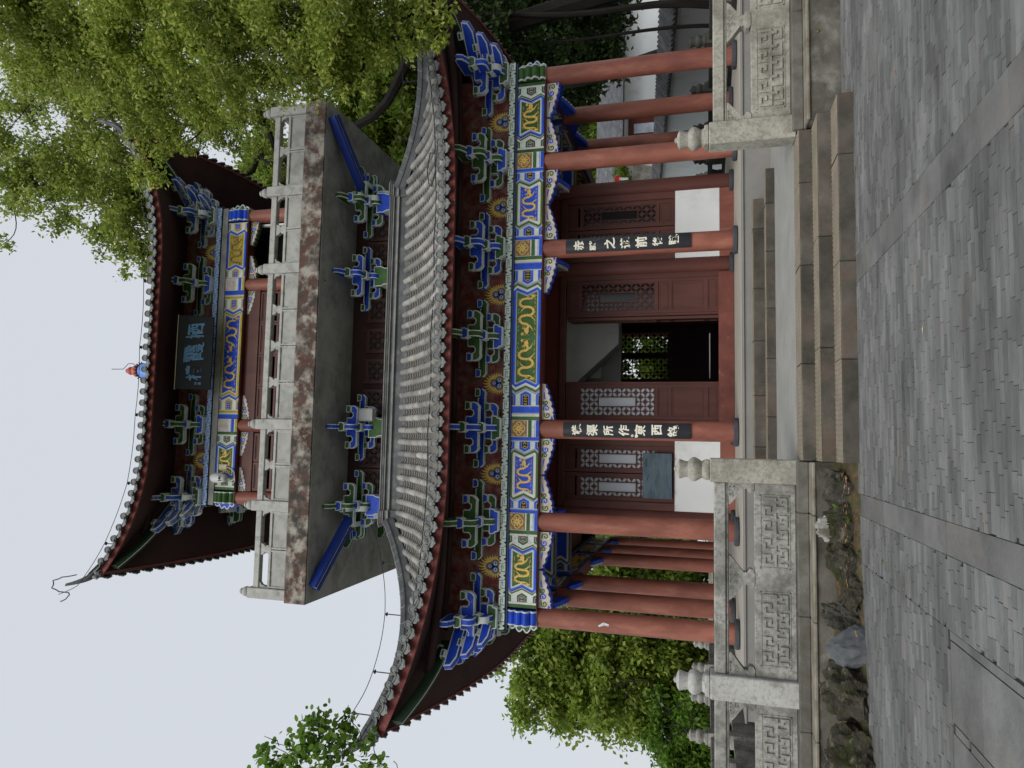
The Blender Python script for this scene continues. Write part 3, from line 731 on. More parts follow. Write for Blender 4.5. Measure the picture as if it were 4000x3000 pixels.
TV = [Vector(v.co) for v in TM.vertices]; TF = [tuple(p.vertices) for p in TM.polygons]
cap = MB(); cap.T = Matrix.Rotation(PI/2, 4, 'X')
cap.lathe([(.001, .012), (.045, .012), (.05, .004), (.062, .004), (.066, .018), (.083, .018), (.085, -.03)], n=18)
CAPM = cap.mesh('eave_cap', CAPT)
dr = MB(); P = [(-.1, .012), (-.102, -.05), (-.08, -.085), (-.04, -.1), (0, -.14), (.04, -.1), (.08, -.085), (.102, -.05), (.1, .012), (.06, -.01), (0, -.02), (-.06, -.01)]
dr.prism(P, -.012, .012, 'y'); 
Q = [(-.075, -.035), (-.05, -.07), (0, -.105), (.05, -.07), (.075, -.035), (0, -.05)]; dr.prism(Q, -.018, 0, 'y')
DRIPM = dr.mesh('drip_tile', CAPT)
PITCH_T = .28; RB = .073
def roof_side(R, k, tiles_budget, parent, seg, soff_in):
    """returns nothing: builds bed, tile rows, caps, drips, fascia and soffit of one slope on side k"""
    M = SIDE(k); hwe = R.hw0+R.dep
    nrow = int(2*(hwe+.12)/PITCH_T)//2; xs = [(i+.0)*PITCH_T for i in range(-nrow, nrow+1)]
    run, pan, caps_, fasc, soff = MB(), MB(), MB(), MB(), MB()
    cand = []
    up_to = 0 if R.hw0 > 1 else .5
    for x in xs:
        d1 = R.deave(x); d0 = max(.28 if R.hw0 > 1 else 0, abs(x)-R.hw0)
        if d1-d0 < .12: continue
        d0 = max(d0, up_to) if R.hw0 < 1 else d0
        L_ = d1-d0; n = max(1, round(L_/seg))
        for j in range(n):
            da, db = d1-L_*j/n, d1-L_*(j+1)/n
            cand.append((abs(x+1.2), x, da, db))
        cand_end = (x, d1)
        p = Vector(R.pt(x, d1, RB*.75+.02)); q = Vector(R.pt(x, d1-.2, RB*.75)); ang = math.atan2(q.z-p.z, .2)
        for nm, me, off, dx in (('eave_cap', CAPM, (0, -.015, 0), 0),):
            if k == 0:
                o = link(nm, me, parent, (M @ (p+Vector(off)))-ORG[parent.name], -k*PI/2)
                roll = math.atan2(R.z(x+.1, d1)-R.z(x-.1, d1), .2); o.rotation_euler = (random.uniform(-.06, .06), -roll*.3, 0)
            else:
                T = M @ Matrix.Translation(p+Vector(off)); caps_.add([T @ v.co for v in me.vertices], [tuple(f.vertices) for f in me.polygons])
        xm = x+PITCH_T/2
        if abs(xm) < hwe+.1:
            dm = R.deave(xm); p = Vector(R.pt(xm, dm+.03, -.0)); roll = math.atan2(R.z(xm+.1, dm)-R.z(xm-.1, dm), .2)
            T0 = Matrix.Translation(p) @ Matrix.Rotation(-roll, 4, 'Y') @ Matrix.Rotation(-.35, 4, 'X')
            if k == 0:
                o = bpy.data.objects.new('drip_tile', DRIPM); COL.objects.link(o); o.parent = parent
                o.matrix_local = Matrix.Translation(-ORG[parent.name]) @ M @ T0
            else:
                T = M @ T0; caps_.add([T @ v.co for v in DRIPM.vertices], [tuple(f.vertices) for f in DRIPM.polygons])
    cand.sort(key=lambda c: c[0])
    for idx, (_, x, da, db) in enumerate(cand):
        a = Vector(R.pt(x, da, .035)); c = Vector(R.pt(x, db, .035)); L_ = (c-a).length; ang = math.atan2(c.z-a.z, c.y-a.y)
        T = Matrix.Translation(a+Vector((random.uniform(-.005, .005), 0, random.uniform(0, .006)))) @ Matrix.Rotation(ang, 4, 'X') @ Matrix.Diagonal((RB, L_, RB, 1))
        if idx < tiles_budget:
            o = bpy.data.objects.new('roof_tile', TM); COL.objects.link(o); o.parent = parent
            o.matrix_local = Matrix.Translation(-ORG[parent.name]) @ M @ T
        else:
            TT = M @ T; run.add([TT @ v for v in TV], TF)
    # pan tiles: overlapping curved edges between the rows, each lip a step
    lip = .135
    for x in xs:
        xm = x+PITCH_T/2
        if abs(xm) > hwe+.1: continue
        d1 = R.deave(xm)+.03; d0 = max(max(.34 if R.hw0 > 1 else 0, abs(xm)-R.hw0-.1), up_to)
        n = int((d1-d0)/lip)
        if n < 1: continue
        w = PITCH_T*.42
        for j in range(n):
            da, db = d1-lip*j, d1-lip*(j+1)
            ra = []; rb = []; rl = []; rq = []
            for s_, dz in ((-1, .045), (-.5, .008), (0, -.008), (.5, .008), (1, .045)):
                xx = xm+s_*w
                ra.append(R.pt(xx, da, dz+.026)); rb.append(R.pt(xx, db, dz-.016)); rl.append(R.pt(xx, da, dz+.004)); rq.append(R.pt(xx, da+.03, dz-.02))
            TT = M
            vv = [TT @ Vector(q) for q in ra+rb+rl+rq]; pan.add(vv, [(i, i+1, 5+i+1, 5+i) for i in range(4)]+[(15+i, 16+i, 11+i, 10+i) for i in range(4)], 1); pan.add(vv[:5]+vv[10:15], [(5+i, 6+i, 1+i, i) for i in range(4)], 0)
    # bed under the tiles, fascia board with a scalloped top, soffit
    N = 48; g = []
    xsf = [(-1+2*i/N)*(hwe+.1) for i in range(N+1)]
    bed = MB()
    for x in xsf:
        d1 = R.deave(x); d0 = max(0, min(abs(x)-R.hw0, d1-.02))
        g.append([M @ Vector(R.pt(x, d0+(d1-d0)*j/8, -.02)) for j in range(9)])
    bed.loft(g, closed=False, caps=False)
    for i in range(N):
        a, c = xsf[i], xsf[i+1]
        da, dc = R.deave(a)-.06, R.deave(c)-.06
        pa, pc = Vector(R.pt(a, da, -.03)), Vector(R.pt(c, dc, -.03)); h = Vector((0, 0, -.17))
        fasc.add([M @ q for q in (pa, pc, pc+h, pa+h, pa+Vector((0, .05, 0)), pc+Vector((0, .05, 0)), pc+h+Vector((0, .05, 0)), pa+h+Vector((0, .05, 0)))], [(0, 1, 2, 3), (3, 2, 6, 7), (4, 5, 6, 7)])
        def inner(x, d):
            e0 = abs(x)/hwe; x2 = max(-soff_in[0], min(soff_in[0], x)); return Vector((x2, soff_in[1], soff_in[2]+.0*e0))
        ra, rc = pa+h+Vector((0, .01, .012)), pc+h+Vector((0, .01, .012)); ia, ic = inner(a, da), inner(c, dc)
        mid = lambda p, q, t: p.lerp(q, t)+Vector((0, 0, .0))
        rows = [[mid(ra, ia, t) for t in (0, .33, .66, 1)], [mid(rc, ic, t) for t in (0, .33, .66, 1)]]
        soff.add([M @ q for q in rows[0]+rows[1]], [(j, j+1, 5+j, 4+j) for j in range(3)])
    return run, pan, caps_, fasc, soff, bed
def build_roof(name, R, seg, budget, soff_in, label=None):
    tot = [MB() for _ in range(6)]
    rf = None
    beds = MB()
    # the roof part itself carries the bed; its tiles are sub-parts
    for k in range(4):
        if k == 0:
            N = 48; hwe = R.hw0+R.dep
            for kk in range(4):
                M = SIDE(kk); g = []
                for i in range(N+1):
                    x = (-1+2*i/N)*(hwe+.1); d1 = R.deave(x); d0 = max(0, min(abs(x)-R.hw0, d1-.02))
                    g.append([M @ Vector(R.pt(x, d0+(d1-d0)*j/8, -.03)) for j in range(9)])
                beds.loft(g, closed=False, caps=False)
            rf = beds.build(name, RIDGE, PAV)
        out = roof_side(R, k, budget if k == 0 else 0, rf, seg, soff_in)
        for a, o in zip(tot, out):
            n0 = len(a.v); a.v += o.v; a.f += [tuple(i+n0 for i in q) for q in o.f]; a.m += o.m
    for b, nm, m, sm in ((tot[0], 'tile_run', TILES, True), (tot[1], 'pan_tiles', [PANT, PAND], False), (tot[2], 'eave_tiles', CAPT, False)):
        if b.v: tag(b.build(nm, m, rf, smooth=sm), kind='stuff')
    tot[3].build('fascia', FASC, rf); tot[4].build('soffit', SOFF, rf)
    return rf
lower = build_roof('lower_roof', LR, .34, 300, (5.75, 14.35, 6.95))
upper = build_roof('upper_roof', UR, .4, 0, (3.85, 16.3, 15.6))
# purlins carried on the bracket noses
def purlin(x1, y, z, r, lift):
    b = MB(); n = 40
    for k in range(4):
        M = SIDE(k); pts = [M @ Vector(((-1+2*i/n)*x1, y, z+lift*max(0, (abs(-1+2*i/n)*x1-x1*.55)/(x1*.45))**2)) for i in range(n+1)]
        b.tube(pts, r, 10)
    return b
purlin(6.75, 13.32, 6.63, .095, .22).build('purlin', SOFF, PAV, smooth=True)
purlin(4.75, 15.3, 15.42, .095, .2).build('purlin', SOFF, PAV, smooth=True)
purlin(5.9, 13.95, 6.72, .08, .1).build('purlin', SOFF, PAV, smooth=True)
# hip ridges with their upturned tips, plus the cross joints
def hip(R, top, tipl, rise, w, h, parent):
    for k in range(4):
        M = SIDE(k); n = 26; hwe = R.hw0+R.dep; pts = []
        de = R.dep+R.flare
        d00 = top
        for i in range(n+1):
            d = d00+(de-d00)*i/n; x = -(R.hw0+d); pts.append(Vector((x, CY-R.hw0-d, R.z(x, d)+.02)))
        last = pts[-1]; dr_ = (pts[-1]-pts[-3]).normalized()
        for i in range(1, 9):
            t = i/8; pts.append(last+Vector((-tipl*.707*t, -tipl*.707*t, dr_.z/max(.01, math.hypot(dr_.x, dr_.y))*tipl*t+rise*t*t)))
        b = MB(); rings = []; m = len(pts); s2 = Vector((.707, -.707, 0))
        prof = [(-.5, -.1), (-.5, .45), (-.62, .5), (-.62, .62), (-.45, .66), (-.4, .9), (-.15, 1.0), (.15, 1.0), (.4, .9), (.45, .66), (.62, .62), (.62, .5), (.5, .45), (.5, -.1)]
        for i, p in enumerate(pts):
            f = 1 if i <= n-3 else max(.16, 1-.84*(i-n+3)/(m-n+2)); t = (pts[min(i+1, m-1)]-pts[max(i-1, 0)]).normalized(); nn = s2.cross(t)*-1
            if nn.z < 0: nn = -nn
            rings.append([M @ (p+s2*(q[0]*w*f)+nn*(q[1]*h*(f*.8+.2))) for q in prof])
        b.loft(rings); b.build('hip_ridge', RIDGE, parent)
        if k in (0, 3):
            jb = MB()
            for i in range(2, n-1, 2):
                p, q = pts[i], pts[i+1]; t = (q-p).normalized(); nn = s2.cross(t)*-1; nn = -nn if nn.z < 0 else nn
                jb.loft([[M @ (pp+s2*(c[0]*w*1.04)+nn*(c[1]*h*1.03)) for c in prof[2:-2]] for pp in (p, p+t*.018)])
            jb.build('ridge_joint', RIDGEL, parent)
            # crouching beast and end tile near the tip
            p = pts[n-1]; t = (pts[n]-pts[n-2]).normalized(); e = MB(); c0 = M @ (p+t*.1)
            fdir = (M.to_3x3() @ Vector((-.707, -.707, 0)))
            sp = [c0+Vector((0, 0, -.06)), c0+fdir*.08+Vector((0, 0, -.02)), c0+fdir*.15+Vector((0, 0, -.08)), c0+fdir*.2+Vector((0, 0, -.03)), c0+fdir*.24+Vector((0, 0, -.12))]
            e.tube(sp, [.11, .12, .08, .075, .02], 8); e.build('ridge_beast', CAPT, parent, smooth=True)
hip(LR, 0.0, .4, .26, .2, .26, lower); hip(UR, .6, .32, .5, .16, .2, upper)
DGREEN = mat('dark green paint', (.018, .04, .02), .6, .25, 3)
# dark green hip beams under the corners
for R, y0, z0, x0, dd, par, mtx in ((LR, 13.75, 6.62, 6.25, .5, lower, GREEN), (UR, 15.6, 15.3, 4.4, .4, upper, GREEN)):
    for k in (0, 1, 3):
        M = SIDE(k); de = R.dep+R.flare-.22; a = Vector((-x0, y0, z0)); e = Vector((-(R.hw0+de), CY-R.hw0-de, R.z(-(R.hw0+de), de)-.34))
        b = MB(); s2 = Vector((.707, -.707, 0)); rings = []
        for i in range(9):
            t = i/8; p = a.lerp(e, t)+Vector((0, 0, -.16*math.sin(PI*t)*.6)); rings.append([M @ (p+s2*q[0]+Vector((0, 0, q[1]))) for q in ((-.075, -.08), (.075, -.08), (.075, .12), (-.075, .12))])
        b.loft(rings)
        b2 = []
        for i in range(9):
            t = i/8; p = a.lerp(e, t)+Vector((0, 0, -.16*math.sin(PI*t)*.6)); b2.append([M @ (p+s2*q[0]+Vector((0, 0, q[1]))) for q in ((-.01, -.084), (.01, -.084), (.01, -.078), (-.01, -.078))])
        b.loft(b2, mi=1); b.build('hip_beam', [DGREEN, MINT], par)
# carved cloud at the root of the left hip beam
b = MB()
for ox, oz, r, s_ in ((0, 0, .11, 1), (.12, .05, .08, -1), (-.04, -.12, .07, 1)):
    ribbon(b, [(-6.45+ox+s_*r*(1-i/20)*math.cos(i*.45), 6.66+oz+r*(1-i/20)*math.sin(i*.45)) for i in range(18)], .022, 13.62, .03)
b.build('carved_cloud', MINT, PAV)
# ridge band where the lower roof meets the wall
c = MB()
for k in range(4):
    c.T = SIDE(k)
    c.box(-4.2, 4.2, 15.86, 16.1, 8.72, 8.98, 0); c.box(-4.26, 4.26, 15.8, 16.1, 8.98, 9.03, 1); c.box(-4.22, 4.22, 15.84, 16.1, 9.03, 9.11, 0)
    c.box(-4.27, 4.27, 15.79, 16.1, 9.11, 9.145, 1); c.box(-4.29, 4.29, 15.77, 16.1, 9.145, 9.2, 0); c.box(-4.31, 4.31, 15.75, 16.1, 9.2, 9.225, 1)
c.build('ridge_band', [RIDGE, RIDGEL], PAV)
fin = thing('roof_finial', 'red gourd finial with blue base on the very top of the pavilion roof', 'finial', (0, 20, 20.0))
MB().lathe([(.3, 0), (.3, .12), (.26, .3), (.25, .42)], 0, 20, 20, cz=20.0).build('finial_base', BLUE2, fin, smooth=True)
b = MB(); b.lathe([(.24, 0), (.27, .03), (.16, .08)], 0, 20, 24, cz=20.42)
for i in range(16):
    a = 2*PI*i/16; b.tube([(math.cos(a)*.22, 20+math.sin(a)*.22, 20.45), (math.cos(a)*.32, 20+math.sin(a)*.32, 20.51)], [.04, .008], 5)
b.build('leaf_collar', DARK, fin)
MB().lathe([(.1, 0), (.19, .07), (.215, .17), (.17, .28), (.1, .33), (.13, .38), (.145, .44), (.11, .52), (.07, .56), (.075, .6), (.03, .65), (.01, .67)], 0, 20, 24, cz=20.48).build('gourd', mat('gourd red', (.42, .1, .07), .5, .2, 3), fin, smooth=True)
MB().tube([(.06, 19.95, 20.5), (.24, 19.9, 20.75), (.24, 19.9, 20.95), (.06, 19.95, 21.2), (.06, 19.95, 21.7)], .012, 6).build('lightning_rod', WIRE, fin)

# ---- balcony slab, its struts and rail
MB().box(-5.98, 5.98, 14.51, 25.49, 10.385, 10.93).build('balcony_edge', SLABE, PAV, bevel=.01)
b = MB(); b.box(-5.955, 5.955, 14.545, 25.455, 10.37, 10.384); b.build('balcony_soffit', PLAST, PAV)
for sx in (-1, 1):
    for w, off in ((.1, -.075), (.1, .075)):
        b = MB(); a = Vector((sx*4.15, 15.75, 9.98)); e = Vector((sx*5.62, 14.72, 10.3)); t = (e-a).normalized(); s2 = t.cross(Vector((0, 0, 1))).normalized(); n2 = s2.cross(t)
        rings = [[p+s2*(off+q[0]*w)+n2*q[1]*.2 for q in ((-.5, -.5), (.5, -.5), (.5, .5), (-.5, .5))] for p in (a, e)]
        b.loft(rings); b.build('corner_strut', STRUT, PAV)
    b = MB(); rings = [[p+s2*(q[0]*.03)+n2*q[1]*.17 for q in ((-.5, -.5), (.5, -.5), (.5, .5), (-.5, .5))] for p in (a, e)]; b.loft(rings); b.build('strut_strip', WHITE, PAV)
def vase(x, y, z, hz, s=1.0, ax='x'):
    b = MB(); P = [(-.13, hz), (.13, hz), (.135, hz*.86), (.1, hz*.6), (.055, hz*.42), (.09, hz*.28), (.1, hz*.12), (.085, 0), (-.085, 0), (-.1, hz*.12), (-.09, hz*.28), (-.055, hz*.42), (-.1, hz*.6), (-.135, hz*.86)]
    P = [(p[0]*s, p[1]) for p in P]
    if ax == 'x': b.prism([(x+p[0], z+p[1]) for p in P], y-.05, y+.05, 'y')
    else: b.prism([(y+p[0], z+p[1]) for p in P], x-.05, x+.05, 'x')
    return b
RL = link('balcony_rail', None, PAV, Vector((0, 14.65, 10.93))-PO)
def post(x, y, z0, z1):
    b = MB(); b.box(x-.12, x+.12, y-.12, y+.12, z0, z1-.19, 0); b.build('rail_post', BALU, RL, bevel=.012)
    MB().lathe([(.06, 0), (.1, .03), (.12, .09), (.1, .15), (.05, .17), (.075, .2), (.06, .24), (.015, .25)], x, y, 14, cz=z1-.19).build('post_finial', BALU, RL, smooth=True)
PX = [-5.82, -3.8, -1.88, 1.88, 3.8, 5.82]
for x in PX: post(x, 14.66, 10.93, 12.13)
for sx in (-1, 1):
    for y in (16.6, 18.5, 21.5, 23.4): post(sx*5.82, y, 10.93, 12.13)
def rail_run(a, e, axis, c0, npan):
    f = (lambda x0, x1, y0, y1, z0, z1: MB().box(x0, x1, c0+y0, c0+y1, z0, z1)) if axis == 'x' else (lambda x0, x1, y0, y1, z0, z1: MB().box(c0+y0, c0+y1, x0, x1, z0, z1))
    f(a, e, -.075, .075, 11.67, 11.82).build('handrail', BALU, RL, bevel=.012)
    f(a, e, -.06, .06, 11.38, 11.45).build('mid_rail', BALU, RL, bevel=.008)
    w = (e-a)/npan
    for i in range(npan):
        f(a+i*w+.05, a+(i+1)*w-.05, -.03, .05, 10.97, 11.38).build('rail_panel', BALU, RL)
        for u0, u1, z0, z1 in ((a+i*w+.01, a+i*w+.05, 10.95, 11.38), (a+(i+1)*w-.05, a+(i+1)*w-.01, 10.95, 11.38)): f(u0, u1, -.055, .055, z0, z1).build('panel_frame', BALU, RL)
        f(a+i*w+.085, a+(i+1)*w-.085, -.034, -.028, 11.01, 11.34).build('panel_inset', CONC, RL)
        if i: 
            v = vase(a+i*w, c0, 11.45, .22) if axis == 'x' else vase(c0, a+i*w, 11.45, .22, ax='y')
            v.build('vase_strut', BALU, RL)
    for xe, s in ((a, 1), (e, -1)):
        P = [(0, .22), (.13, .22), (.12, .19), (.07, .16), (.05, .08), (.03, .06), (.025, 0), (0, 0)]
        P = [(xe+s*p[0], 11.45+p[1]) for p in P]; b = MB()
        b.prism(P, c0-.045, c0+.045, 'y' if axis == 'x' else 'x'); b.build('scroll_bracket', BALU, RL)
for i in range(5): rail_run(PX[i]+.12, PX[i+1]-.12, 'x', 14.66, 4 if i == 2 else 2)
for sx in (-1, 1):
    ys = [14.66, 16.6, 18.5, 21.5, 23.4]
    for i in range(4): rail_run(ys[i]+.12, ys[i+1]-.12, 'y', sx*5.82, 3 if i == 2 else 2)

# ---- walls, doors and windows
def lattice(nx, nz, s, hole=None, rim=.03):
    """openwork of leaf-shaped holes: each cell keeps the two corners beside one leaf; thin bars along the grid"""
    b = MB(); th = .022
    for i in range(nx):
        for j in range(nz):
            if hole and hole[0] <= i < hole[1] and hole[2] <= j < hole[3]: continue
            x, z = i*s, j*s; flip = (i+j) % 2; g = s*.06
            r = s*1.02; n = 4
            for c in (0, 1):                                        # solid on either side of the leaf
                if c == 0: P = [0]+[(r*math.cos(math.radians(a)), s-r*math.sin(math.radians(a))) for a in np.linspace(6, 84, n+1)]
                else: P = [0]+[(s-r*math.cos(math.radians(a)), r*math.sin(math.radians(a))) for a in np.linspace(6, 84, n+1)]
                P = [0]+[(min(max(p[0], 0), s), min(max(p[1], 0), s)) for p in P[1:]]
                if c == 0: P = [(0, 0), (s, 0), (s, s)]+[(p[0], p[1]) for p in P[1:]]
                else: P = [(s, s), (0, s), (0, 0)]+[(p[0], p[1]) for p in P[1:]]
                if flip: P = [(s-p[0], p[1]) for p in P]
                b.prism([(x+p[0], z+p[1]) for p in P], -th/2, th/2, 'y')
    for i in range(0, nx+1, 1):
        w = .006 if i not in (0, nx) else .012
        b.box(i*s-w, i*s+w, -th/2-.004, th/2+.004, 0, nz*s) if (not hole or not hole[0] < i < hole[1]) else (b.box(i*s-w, i*s+w, -.015, .015, 0, hole[2]*s), b.box(i*s-w, i*s+w, -.015, .015, hole[3]*s, nz*s))
    for j in range(0, nz+1, 1):
        w = .006 if j not in (0, nz) else .012
        b.box(0, nx*s, -th/2-.004, th/2+.004, j*s-w, j*s+w) if (not hole or not hole[2] < j < hole[3]) else (b.box(0, hole[0]*s, -.015, .015, j*s-w, j*s+w), b.box(hole[1]*s, nx*s, -.015, .015, j*s-w, j*s+w))
    if hole:
        x0, x1, z0, z1 = hole[0]*s, hole[1]*s, hole[2]*s, hole[3]*s
        for q in ((x0-.018, x0, z0-.018, z1+.018), (x1, x1+.018, z0-.018, z1+.018), (x0, x1, z0-.018, z0), (x0, x1, z1, z1+.018)): b.box(q[0], q[1], -.022, .022, q[2], q[3])
    return b
LATS = {}
def leaf(name, w, zb, zt, lz0, nx, nz, s, hole, pane, wood, x, y, panels, parent=None, rz=0, k=0):
    """door or window leaf: frame, sunk panels, lattice and pane; x is its left edge seen from outside"""
    par = parent or PAV; lw = nx*s; lx = (w-lw)/2; lz1 = lz0+nz*s; t = .03
    b = MB()
    b.box(0, lx-.012, -t, t, zb, zt); b.box(lx+lw+.012, w, -t, t, zb, zt)
    b.box(lx-.012, lx+lw+.012, -t, t, lz1+.012, min(lz1+.075, zt)); b.box(lx-.012, lx+lw+.012, -t, t, lz0-.075, lz0-.012)
    zs = [p for p in panels]
    for (a, c) in zs:
        b.box(lx-.012, lx+lw+.012, -t*.35, t*.35, a, c)
        ins = .035
        for q in ((lx+ins, lx+lw-ins, a+.02, a+.035), (lx+ins, lx+lw-ins, c-.035, c-.02), (lx+ins, lx+ins+.015, a+.035, c-.035), (lx+lw-ins-.015, lx+lw-ins, a+.035, c-.035)): b.box(q[0], q[1], -t*.62, t*.2, q[2], q[3])
    edges = sorted(zs); lo = [zb]+[c for a, c in edges]; hi = [a for a, c in edges]+[zt]
    for a, c in zip(lo, hi):
        if c-a > .01 and not (a < lz0 < c): b.box(lx-.012, lx+lw+.012, -t, t, a, c)
    key = (name, w, zb, zt, lz0, nx, nz, wood.name)
    if key not in LATS:
        LATS[key] = b.mesh(name, wood); L2 = lattice(nx, nz, s, hole)
        L2.v = [(p[0]+lx, p[1], p[2]+lz0) for p in L2.v]; LATS[key, 'l'] = L2.mesh('lattice', wood)
    o = link(name, LATS[key], par, Vector((x, y, 0))-PO, rz); q = link('lattice', LATS[key, 'l'], o)
    if pane:
        pk = ('pane', key, pane.name)
        if pk not in LATS: LATS[pk] = MB().box(lx-.01, lx+lw+.01, .018, .026, lz0-.01, lz1+.01).mesh('pane', pane)
        link('pane', LATS[pk], o)
    return o
DP = [(1.33, 1.53), (1.62, 2.32), (2.385, 2.62), (4.45, 4.7)]
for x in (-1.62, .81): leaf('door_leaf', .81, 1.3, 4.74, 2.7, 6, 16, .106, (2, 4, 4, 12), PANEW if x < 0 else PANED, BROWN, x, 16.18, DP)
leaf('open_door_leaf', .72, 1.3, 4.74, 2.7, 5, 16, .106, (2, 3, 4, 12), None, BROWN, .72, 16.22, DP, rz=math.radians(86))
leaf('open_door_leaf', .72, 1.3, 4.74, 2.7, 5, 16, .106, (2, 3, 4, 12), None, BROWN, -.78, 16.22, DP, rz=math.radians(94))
WP = [(2.33, 2.6), (4.5, 4.72)]
for sx, xs_ in ((-1, (-3.47, -2.83)), (1, (2.21, 2.85))):
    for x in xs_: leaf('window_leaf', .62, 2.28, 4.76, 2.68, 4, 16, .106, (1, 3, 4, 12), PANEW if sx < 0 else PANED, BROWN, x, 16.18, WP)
b = MB()                                                            # timber frame of the front wall
for x0, x1 in ((-1.74, -1.62), (1.62, 1.74), (-.81, -.76), (.76, .81)): b.box(x0, x1, 16.12, 16.26, 1.29, 4.76)
for s in (-1, 1):
    for x0, x1 in ((3.47, 3.64), (2.06, 2.21)): b.box(s*x0, s*x1, 16.1, 16.26, 2.25, 4.76)
    b.box(s*2.21, s*3.47, 16.1, 16.26, 2.25, 2.28)
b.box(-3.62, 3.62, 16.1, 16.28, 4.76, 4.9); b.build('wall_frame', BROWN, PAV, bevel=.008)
b = MB(); b.box(-3.62, 3.62, 16.14, 16.3, 4.9, 5.6); b.build('lintel_wall', REDD, PAV)
MB().box(-1.72, 1.72, 16.06, 16.28, FL, 1.3).build('door_sill', SILL, PAV, bevel=.012)
for s in (-1, 1):
    MB().box(s*2.07, s*3.64, 16.12, 16.3, FL, 1.276).build('base_board', RED, PAV, bevel=.006)
    MB().box(s*2.07, s*3.64, 16.115, 16.3, 1.276, 2.252).build('dado', WHITEW, PAV)
# side and back walls of the core
for sx in (-1, 1):
    b = MB(); b.box(sx*3.74, sx*3.86, 16.4, 23.6, FL, 1.276, 0); b.box(sx*3.735, sx*3.865, 16.4, 23.6, 1.276, 2.25, 1); b.box(sx*3.75, sx*3.85, 16.4, 23.6, 2.25, 5.6, 2); b.build('side_wall', [RED, WHITEW, BROWN], PAV)
b = MB(); b.box(-3.8, -.05, 23.72, 23.86, FL, 5.6); b.box(1.58, 3.8, 23.72, 23.86, FL, 5.6); b.box(-.05, 1.58, 23.72, 23.86, FL, 2.68); b.box(-.05, 1.58, 23.72, 23.86, 4.53, 5.6); b.box(.7, .83, 23.72, 23.86, 2.68, 4.53)
b.build('back_wall', BROWND, PAV)
for x in (-.05, .83): leaf('back_window', .75, 2.6, 4.58, 2.76, 6, 14, .118, (2, 4, 4, 10), None, BROWND, x, 23.7, [])
b = MB(); b.box(-3.7, 3.7, 16.35, 23.65, FL-.02, FL+.006, 0); b.build('inner_floor', DARKIN, PAV)
b = MB(); b.box(-3.72, 3.72, 16.32, 23.7, 5.5, 5.6); b.build('inner_ceiling', WHITEW, PAV)
b = MB()                                                            # white stair flight rising inside
b.box(-.4, 2.6, 19.2, 19.5, 4.35, 5.5); b.box(-1.6, 2.6, 20.0, 20.2, 3.9, 5.5); b.prism([(-1.2, 5.5), (1.9, 5.5), (1.9, 4.95), (.9, 3.75), (.4, 3.75)], 18.1, 18.9, 'y'); b.build('inner_stair', WHITEW, PAV)
b = MB(); b.tube([(-.55, 17.6, 1.48), (.55, 17.6, 1.48)], .012, 6); b.build('door_bar', STEEL, PAV)
# upper storey: wall below the slab, doors above it
b = MB(); b.box(-3.75, 3.75, 16.24, 16.32, 9.15, 10.37); 
for sx in (-1, 1): b.box(sx*3.72, sx*3.8, 16.3, 23.7, 9.15, 14.0)
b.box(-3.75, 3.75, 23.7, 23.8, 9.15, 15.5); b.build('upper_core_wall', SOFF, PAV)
for x in (-3.55, -2.9, -1.55, -.78, .0, .78, 2.25, 2.9): leaf('dim_lattice', .62, 9.26, 9.98, 9.36, 4, 4, .12, None, DARKIN, BROWND, x, 16.18, [])
UPD = [(12.66, 13.04), (10.97, 11.2)]
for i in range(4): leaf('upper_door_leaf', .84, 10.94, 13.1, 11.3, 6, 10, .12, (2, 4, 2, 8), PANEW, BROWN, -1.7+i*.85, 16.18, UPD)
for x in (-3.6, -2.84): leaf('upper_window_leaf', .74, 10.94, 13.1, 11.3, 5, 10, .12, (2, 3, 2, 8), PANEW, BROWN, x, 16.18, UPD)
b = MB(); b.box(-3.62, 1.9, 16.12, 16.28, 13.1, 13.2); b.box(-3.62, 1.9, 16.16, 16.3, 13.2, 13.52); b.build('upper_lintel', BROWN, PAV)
b = MB(); b.box(1.9, 3.7, 17.95, 18.05, 10.93, 14.1, 0); b.box(1.96, 2.02, 16.3, 18.0, 10.93, 14.1, 1); b.box(3.55, 3.6, 16.3, 16.42, 10.93, 13.5, 1); b.build('recess_wall', [PLAST, WHITEW], PAV)
MB().prism([(2.1, 13.6), (3.55, 13.6), (3.55, 12.3), (3.3, 12.2)], 17.0, 17.9, 'y').build('upper_stair', DARKIN, PAV)
MB().box(-3.75, 3.75, 16.35, 23.7, 14.4, 14.5).build('upper_ceiling', DARKIN, PAV)
# ================================================================== GROUND, PAVING, TERRACE
def struct(b, name, m, **k): return tag(b.build(name, m, **k), kind='structure')
g = MB(); g.add([(-300, -120, -.06), (300, -120, -.06), (300, 400, -.06), (-300, 400, -.06)], [(0, 1, 2, 3)]); struct(g, 'ground', mat('earth', (.1, .105, .06), .95, .3, .3, stain=((.06, .09, .025), .12, .5, .3)))
pv = MB(); pv.box(-14, 14, -6, 8.95, -.055, -.012); PV = struct(pv, 'paved_court', JOINT)
unitb = MB(); unitb.add([(-.5, -.5, 0), (.5, -.5, 0), (.5, .5, 0), (-.5, .5, 0), (-.5, -.5, -1), (.5, -.5, -1), (.5, .5, -1), (-.5, .5, -1)], [(0, 1, 2, 3), (0, 4, 5, 1), (1, 5, 6, 2), (2, 6, 7, 3), (3, 7, 4, 0)])
PBM = unitb.mesh('paver_brick', PAVE); PSM = unitb.mesh('paving_slab', PSLAB)
bricks = []
